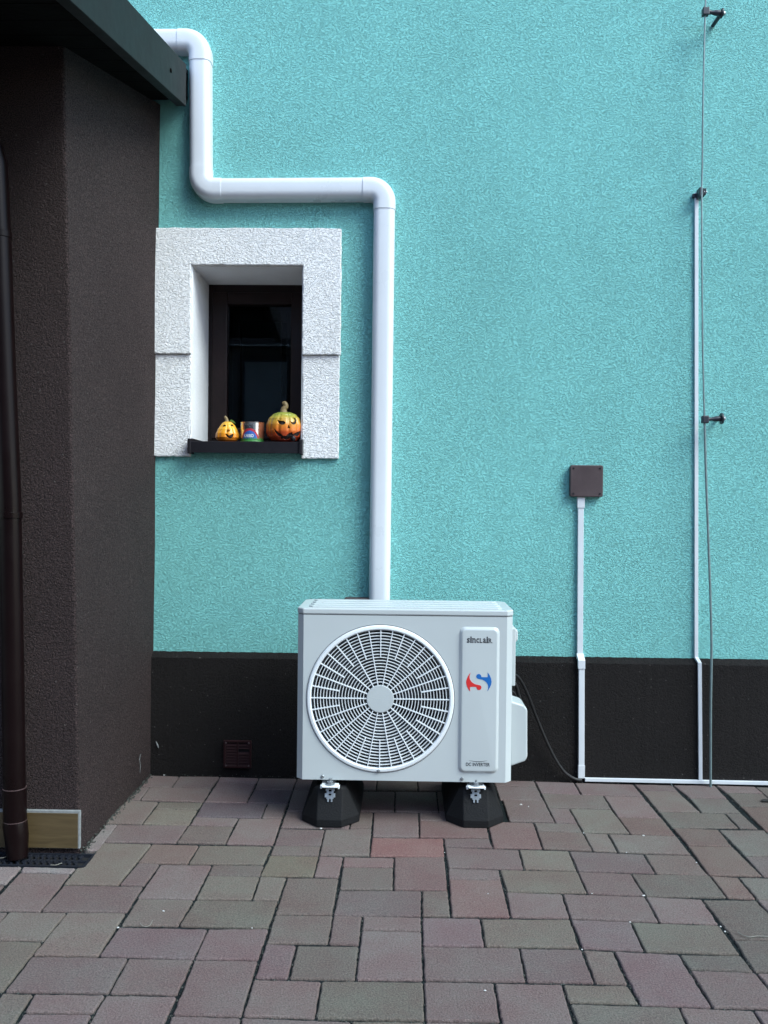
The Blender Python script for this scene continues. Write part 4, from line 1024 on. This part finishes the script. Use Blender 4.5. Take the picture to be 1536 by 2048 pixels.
m=MB(); m.tube([(c.x-.005,-.045,c.z),(c.x+.022,-.045,c.z)],.004,8); m.obj('bolt',M['steel'],t,smooth=True)

# ------------------------------------------------------------------ pumpkins and tin on the sill
def inpoly(x,y,P):
    r=False; n=len(P)
    for i in range(n):
        x1,y1=P[i]; x2,y2=P[i-1]
        if (y1>y)!=(y2>y) and x<(x2-x1)*(y-y1)/(y2-y1)+x1: r=not r
    return r
Z3=lambda x,y:(370+x*250/1536,780+y*250/1536)
def pumpkin(cpx,bpy_,hw,ht,prof,ribs,Yc_,carve,colf,label,stem,nose=None,extra=None):
    base=W(cpx,bpy_,Yc_); base.z=zs+.003; s=(W(cpx+1,bpy_,Yc_)-W(cpx,bpy_,Yc_)).x
    Rx=hw*s; H=ht*s
    t=thing('ceramic_pumpkin',base,label,'pumpkin','ceramic pumpkins on the window sill')
    nu,nv=190,150; vs=[];cols=[];rec=[]
    def pr(v):
        for i in range(len(prof)-1):
            if prof[i][0]<=v<=prof[i+1][0]:
                k=(v-prof[i][0])/(prof[i+1][0]-prof[i][0]); k=k*k*(3-2*k)*.5+k*.5; return prof[i][1]+(prof[i+1][1]-prof[i][1])*k
        return 0
    CV=[]
    for P in carve:
        P=[Z3(*p) for p in P]; cx=sum(p[0] for p in P)/len(P); cy=sum(p[1] for p in P)/len(P)
        CV.append([(cx+(p[0]-cx)*1.06,cy+(p[1]-cy)*1.22) for p in P])
    for j in range(nv+1):
        v=j/nv; r0=pr(v)
        for i in range(nu):
            a=2*math.pi*i/nu; rb_=1-.055*(abs(math.cos(a*ribs/2+.3))**8)*min(1,4*v)*min(1,6*(1-v)) ; r=r0*rb_
            x=math.cos(a)*r*Rx; y=math.sin(a)*r*Rx*.92; z=v*H
            zt_=z-(.08*H*max(0,1-r0/.6)**2 if v>.8 else 0)
            P=base+Vector((x,y,zt_)); c=False
            if math.sin(a)<-.12:
                q=P-CAM; cc=RW.transposed()@q; X=768+F*cc.x/-cc.z; Yy=1024-F*cc.y/-cc.z
                c=any(inpoly(X,Yy,K) for K in CV)
            rec.append(c)
            if c: P+=Vector((0,.006,0))
            vs.append(P)
    m=MB()
    m.v=vs
    for j in range(nv):
        for i in range(nu):
            k=[j*nu+i,j*nu+(i+1)%nu,(j+1)*nu+(i+1)%nu,(j+1)*nu+i]; m.f.append(k); cnt=sum(rec[q] for q in k); m.m.append(1 if cnt>=3 else 0); m.col.append(colf((j+.5)/nv,2*math.pi*i/nu))
    m.f.append([i for i in range(nu-1,-1,-1)]); m.m.append(0); m.col.append(colf(0,0))
    m.f.append([nv*nu+i for i in range(nu)]); m.m.append(0); m.col.append(colf(1,0))
    body=m.obj('pumpkin_body',[M['ceramic'],M['carve']],t,smooth=True,angle=60)
    st=MB(); P=[W(*Z3(*p),Yc_) for p,_ in stem]; st.tube(smooth_path(P,5),[stem[0][1]*s*.163*1.0]*0 or [a*s*.163 for a in sum([[stem[i][1]+(stem[i+1][1]-stem[i][1])*k/5 for k in range(5)] for i in range(len(stem)-1)],[])+[stem[-1][1]]],12); st.obj('stem',M['stem'],t,smooth=True)
    return t,base,s,body
def mixc(a,b,t): t=max(0,min(1,t)); return tuple(a[i]+(b[i]-a[i])*t for i in range(3))
def ramp(v,st):
    for i in range(len(st)-1):
        if v<=st[i+1][0]: return mixc(st[i][1],st[i+1][1],(v-st[i][0])/(st[i+1][0]-st[i][0]))
    return st[-1][1]
bigc=lambda v,a: ramp(v+.03*math.sin(a*5),[(0,(.30,.03,.012)),(.26,(.48,.065,.014)),(.48,(.64,.20,.020)),(.68,(.52,.30,.04)),(.86,(.28,.29,.045)),(1,(.16,.21,.04))])
smc=lambda v,a: ramp(v+.03*math.sin(a*4+1),[(0,(.62,.15,.012)),(.3,(.76,.27,.016)),(.6,(.82,.40,.025)),(1,(.70,.38,.04))])
big_prof=[(0,.55),(.06,.74),(.18,.92),(.34,1.0),(.55,1.0),(.74,.90),(.88,.68),(.96,.42),(1.0,.14)]
sm_prof=[(0,.62),(.08,.86),(.20,1.0),(.36,.98),(.55,.84),(.74,.64),(.88,.46),(.96,.30),(1,.12)]
pumpkin(568.5,885,36,61.5,big_prof,11,.012,[
 [(1137,370),(1160,378),(1185,385),(1205,380),(1230,398),(1222,415),(1190,422),(1160,412),(1145,395)],
 [(1290,380),(1310,392),(1330,395),(1345,380),(1335,362),(1325,348),(1350,350),(1364,375),(1360,405),(1335,418),(1305,408)],
 [(1272,432),(1255,465),(1290,468)],
 [(1098,483),(1125,505),(1160,530),(1190,545),(1205,562),(1240,558),(1265,540),(1290,530),(1310,522),(1320,545),(1350,530),(1380,520),(1412,510),(1395,545),(1370,565),(1330,560),(1300,575),(1270,590),(1240,600),(1215,590),(1180,592),(1180,570),(1140,555),(1115,520)]],
 bigc,'large jack-o-lantern ceramic pumpkin, green on top and red below, with carved grin',[((1215,290),52),((1215,240),38),((1240,200),32),((1225,165),30),((1200,172),22)])
tb,_,_,_=None,None,None,None
pk,base,s,_=pumpkin(455,885,24,42,sm_prof,9,.015,[
 [(465,440),(480,428),(500,432),(500,446),(480,446),(468,452)],[(560,430),(578,424),(592,438),(592,448),(575,442),(562,442)],
 [(492,540),(510,545),(525,548),(540,560),(555,556),(575,545),(595,542),(585,570),(562,588),(535,588),(510,568)]],
 smc,'small yellow ceramic pumpkin with bulbous nose and smile beside the tin',[((515,395),26),((512,365),20),((500,340),18),((488,322),14)])
# nose, cheeks, leaf
P=W(*Z3(540,487),-.070); n_=MB(); n_.lathe([(.0003,-.9*.0),(.0035,.0008)],(0,0,0)) if False else None
nm=MB(); vs=[];fs=[]
c=W(*Z3(541,487),.015-24*s*.80); rN=.0118*.52
for j in range(13):
    th_=math.pi*j/12
    for i in range(18):
        a=2*math.pi*i/18; vs.append(c+Vector((rN*1.0*math.sin(th_)*math.cos(a),rN*1.1*math.sin(th_)*math.sin(a),rN*math.cos(th_))))
for j in range(12):
    for i in range(18): fs.append((j*18+i,j*18+(i+1)%18,(j+1)*18+(i+1)%18,(j+1)*18+i))
nm.add(vs,fs,(.68,.27,.02)); nm.obj('nose',M['ceramic'],pk,smooth=True)
lf=MB(); lf.prism([W(*Z3(x,y),.012) for x,y in ((545,372),(570,362),(600,380),(622,412),(595,402),(565,388))],(0,.002,0)); lf.obj('leaf',mat('leaf_green',(.10,.17,.03),.5),pk)
# candle ball on the big pumpkin's right
P=W(*Z3(1330,598),-.040); m=MB(); m.lathe([(.0005,-.011),(.007,-.009),(.0108,-.002),(.0108,.003),(.007,.0095),(.0005,.011)],P,seg=20); tag(m.obj('pebble',M['sill'],loc=P,smooth=True),'small round dark stone on the sill in front of the large pumpkin','stone')
# tin
tx=W(*Z3(827,640),.02); tz0=zs+.003; sT=(W(500,880,.02)-W(499,880,.02)).x; rT=143/6.144*sT; hT=232/6.144*sT*1.02
tin=thing('tin_can',(tx.x,.02,tz0),'open tin can with blue and red printed label between the two pumpkins','tin can')
m=MB(); nu,nv=160,60; vs=[]
for j in range(nv+1):
    for i in range(nu):
        a=2*math.pi*i/nu; r=rT*(1.03 if j in (0,1,nv-1,nv) else 1); vs.append(Vector((tx.x+r*math.cos(a),.02+r*math.sin(a),tz0+hT*j/nv)))
m.v=vs
for j in range(nv):
    for i in range(nu):
        a=2*math.pi*(i+.5)/nu; v=(j+.5)/nv; da=(a-1.5*math.pi)+.07; X=da*1.0; mi=0
        if math.sin(a)<0:
            d=math.hypot(X/.80,(v-.05)/.60)
            if v<.17+.05*math.sin(a*37)+.02*math.sin(a*91) : mi=4
            elif d<.83: mi=3
            elif d<1.03: mi=2
            elif abs(X)>.78 and v>.1: mi=1 if (X>0) else 0
            elif -.70<X<-.52 and v>.6: mi=1
        elif v<.15: mi=4
        m.f.append([j*nu+i,j*nu+(i+1)%nu,(j+1)*nu+(i+1)%nu,(j+1)*nu+i]); m.m.append(mi); m.col.append(None)
m.f.append(list(range(nu-1,-1,-1))); m.m.append(0); m.col.append(None)
# inner wall and inner bottom so that the tin is open
b0=len(m.v)
for h_ in (hT,.02):
    for i in range(nu): a=2*math.pi*i/nu; m.v.append(Vector((tx.x+rT*.985*math.cos(a),.02+rT*.985*math.sin(a),tz0+h_)))
for i in range(nu):
    j=(i+1)%nu; m.f.append([nv*nu+i,nv*nu+j,b0+j,b0+i]); m.m.append(0); m.col.append(None); m.f.append([b0+i,b0+j,b0+nu+j,b0+nu+i]); m.m.append(0); m.col.append(None)
m.f.append([b0+nu+i for i in range(nu)]); m.m.append(0); m.col.append(None)
canb=m.obj('can_body',[M['silver'],M['copper'],M['c_red'],M['c_blue'],M['c_green']],tin,smooth=True,angle=50)
def wrapc(X,Z,D):
    a=1.5*math.pi+(X-tx.x)/rT; r=rT+.0004+D*.3; return Vector((tx.x+r*math.cos(a),.02+r*math.sin(a),Z))
zK=W(*Z3(800,560),.02-rT).z; zB=W(*Z3(800,450),.02-rT).z
text('KARBID','label_lettering',tx.x-rT*.60,tx.x+rT*.28,zK,0,M['c_white'],canb,bold=.03,hs=hT*.16,wrap=wrapc)
text('BROS','brand_lettering',tx.x-rT*.54,tx.x+rT*.22,zB,0,M['ink'],canb,bold=.03,hs=hT*.17,wrap=wrapc)

# ------------------------------------------------------------------ pebbles, straw, leaf on the paving
for i,(x,y,r) in enumerate([(328,1550,.006),(327,1822,.005),(236,1855,.006),(504,1856,.004),(889,1705,.004),(976,1787,.004),(1253,1705,.004),(1184,1787,.004),(1393,1725,.004),(1167,1666,.004),(1287,1791,.006),(1260,1844,.004),(1164,1899,.005),(1441,1853,.005),(1450,1863,.006),(970,1981,.005),(1042,1609,.009),(1057,1613,.006),(1287,1671,.006),(642,1657,.008),(1075,1560,.006)]):
    p=G(x,y,.002); m=MB(); sx,sy=random.uniform(.8,1.6),random.uniform(.7,1.1); vs=[];fs=[]
    for j in range(7):
        th_=math.pi*j/6
        for k in range(8):
            a=2*math.pi*k/8; q=Vector((math.sin(th_)*math.cos(a)*sx,math.sin(th_)*math.sin(a)*sy,math.cos(th_)*.6)); vs.append(p+q*r*.5*(1+.3*noise.noise(q*2+Vector((i,0,0)))))
    for j in range(6):
        for k in range(8): fs.append((j*8+k,j*8+(k+1)%8,(j+1)*8+(k+1)%8,(j+1)*8+k))
    m.add(vs,fs); tag(m.obj('pebble',M['pebble'],loc=p,smooth=True),{0:'white pebble at the wall foot beside the brown annex corner',2:'white pebble near the curled stalk, at its left',16:'flat white chip right of the right rubber foot',17:'smaller white chip just beside the flat chip, right of the rubber foot',19:'white chip in front of the left rubber foot',20:'white pebble at the plinth foot between outdoor unit and conduit',14:'white pebble just above the end of the long stalk at the right',15:'white speck on the paver right of centre at the bottom'}.get(i,'tiny white pebble lying in a joint of the paving'),'pebble','white pebbles scattered on the paving')
def straw(pts,label,mt='straw',r=.0011):
    P=[G(x,y,.004) for x,y in pts]; m=MB(); m.tube(smooth_path(P,4),r,6); tag(m.obj('dry_stalk',M[mt],loc=P[0],smooth=True),label,'stalk')
straw([(281,1846),(284,1851),(292,1853),(300,1850),(305,1841)],'pale curled dry stalk on a joint between plum pavers')
straw([(1475,1864),(1488,1871),(1500,1874),(1515,1872),(1536,1873)],'long thin pale dry stalk at the right edge of the paving')
straw([(101,1730),(112,1730),(118,1728),(124,1726)],'short pale dry stalk lying on the black drain grate')
straw([(0,1716),(8,1715),(15,1711)],'pale dry stalk beside the foot of the brown downpipe')
straw([(1337,1562),(1341,1566),(1345,1572)],'small green dry stalk on the white floor trunking','wire')
m=MB(); P=[G(x,y,.006) for x,y in ((1522,1600),(1530,1598),(1545,1600),(1550,1604),(1535,1603),(1526,1603))]; m.prism(P,(0,0,.0015)); tag(m.obj('fallen_leaf',M['leaf'],loc=P[0]),'dark dry leaf on the paving at the right edge','leaf')

# ------------------------------------------------------------------ house added unseen behind the camera to block low sky light
oh=thing('occluder_house',(0,-9.5,0),'plain grey house added out of view to block low sky and mirror in the small window','house')
m=MB(); m.box((-9,-10,-.3),(9,-9.5,3.6)); m.obj('wall',stucco('grey_stucco',(.16,.155,.15),scale=60,dist=.003),oh)
m=MB(); m.prism([(-9.3,-9.2,3.55),(-9.3,-9.2,3.65),(-9.3,-12.0,5.6),(-9.3,-12.0,5.5)],(18.6,0,0)); m.obj('roof',M['tiles'],oh)
m=MB(); m.box((-2.62,-9.50,2.15),(-1.72,-9.46,3.45)); wf=m.obj('window',M['frame'],oh,bevel=.01)  # dark surround and pale panel added only to be mirrored in the pane
m=MB(); m.box((-2.50,-9.458,2.27),(-1.84,-9.455,3.33)); m.obj('mirrored_panel',mat('pale_mirrored_panel',(.26,.27,.27),.7),wf)

# chips in the render and crumbs of mortar and moss along the joints
for k,(P,ww) in enumerate([([(281,1508),(279,1520),(281,1532),(280,1545)],.0013),([(312,1483),(315,1490),(317,1496)],.0035)]):
    m=MB(); pts=[]
    for x,y in P:
        q=W(x,y,Yp-.004) if k==1 else None
        if q is None:
            d=ray(x,y); a=ext(N0,N1,.1); b=ext(F0,F1,.1); n=(b-a).cross(Vector((0,0,1))).normalized(); t=(a-CAM).dot(n)/d.dot(n); q=CAM+d*(t*.9985)
        pts.append(q)
    m.tube(pts,[ww*.4]+[ww]*(len(pts)-2)+[ww*.4],6)
    m.obj('chip',M['tile_edge'],annex if k==0 else house,smooth=True)
rg=random.Random(5); cm=MB()
def crumb(p,r):
    vs=[p+Vector((rg.uniform(.5,1.3)*a,rg.uniform(.5,1.3)*b,rg.uniform(.5,1.2)*c))*r for a,b,c in ((1,0,0),(0,1,0),(-1,0,0),(0,-1,0),(0,0,1),(0,0,-1))]
    cm.add(vs,[(0,1,4),(1,2,4),(2,3,4),(3,0,4),(1,0,5),(2,1,5),(3,2,5),(0,3,5)])
a0=Vector((N0.x,N0.y,0)); b0_=Vector((F0.x,F0.y,0))
for i in range(240): t=rg.random(); crumb(a0.lerp(b0_,t)+Vector((rg.random()**2*.022,rg.uniform(-.004,.004),.0015)),rg.uniform(.0015,.0050))
for i in range(260): x=rg.uniform(F0.x,2.2); crumb(Vector((x,Yp-rg.random()**2*.018,.0012)),rg.uniform(.001,.0032))
vis=[p for p in polys if abs(sum((q.x for q in p[1]))/len(p[1]))<1.9 and sum((q.y for q in p[1]))/len(p[1])>-2]
for c_,pts in vis:
    for i in range(len(pts)):
        a,b=pts[i-1],pts[i]
        for k in range(rg.randint(3,9)):
            t=rg.random(); crumb(a.lerp(b,t)+Vector((rg.gauss(0,.0022),rg.gauss(0,.0022),-.0048)),rg.uniform(.0012,.0034))
tag(cm.obj('grit',mat('mortar_and_moss_crumbs',(.05,.055,.048),.95,var=(60,.7)),clean=False),'dark mortar crumbs and moss bits along the wall base and in the paver joints','grit',kind='stuff')
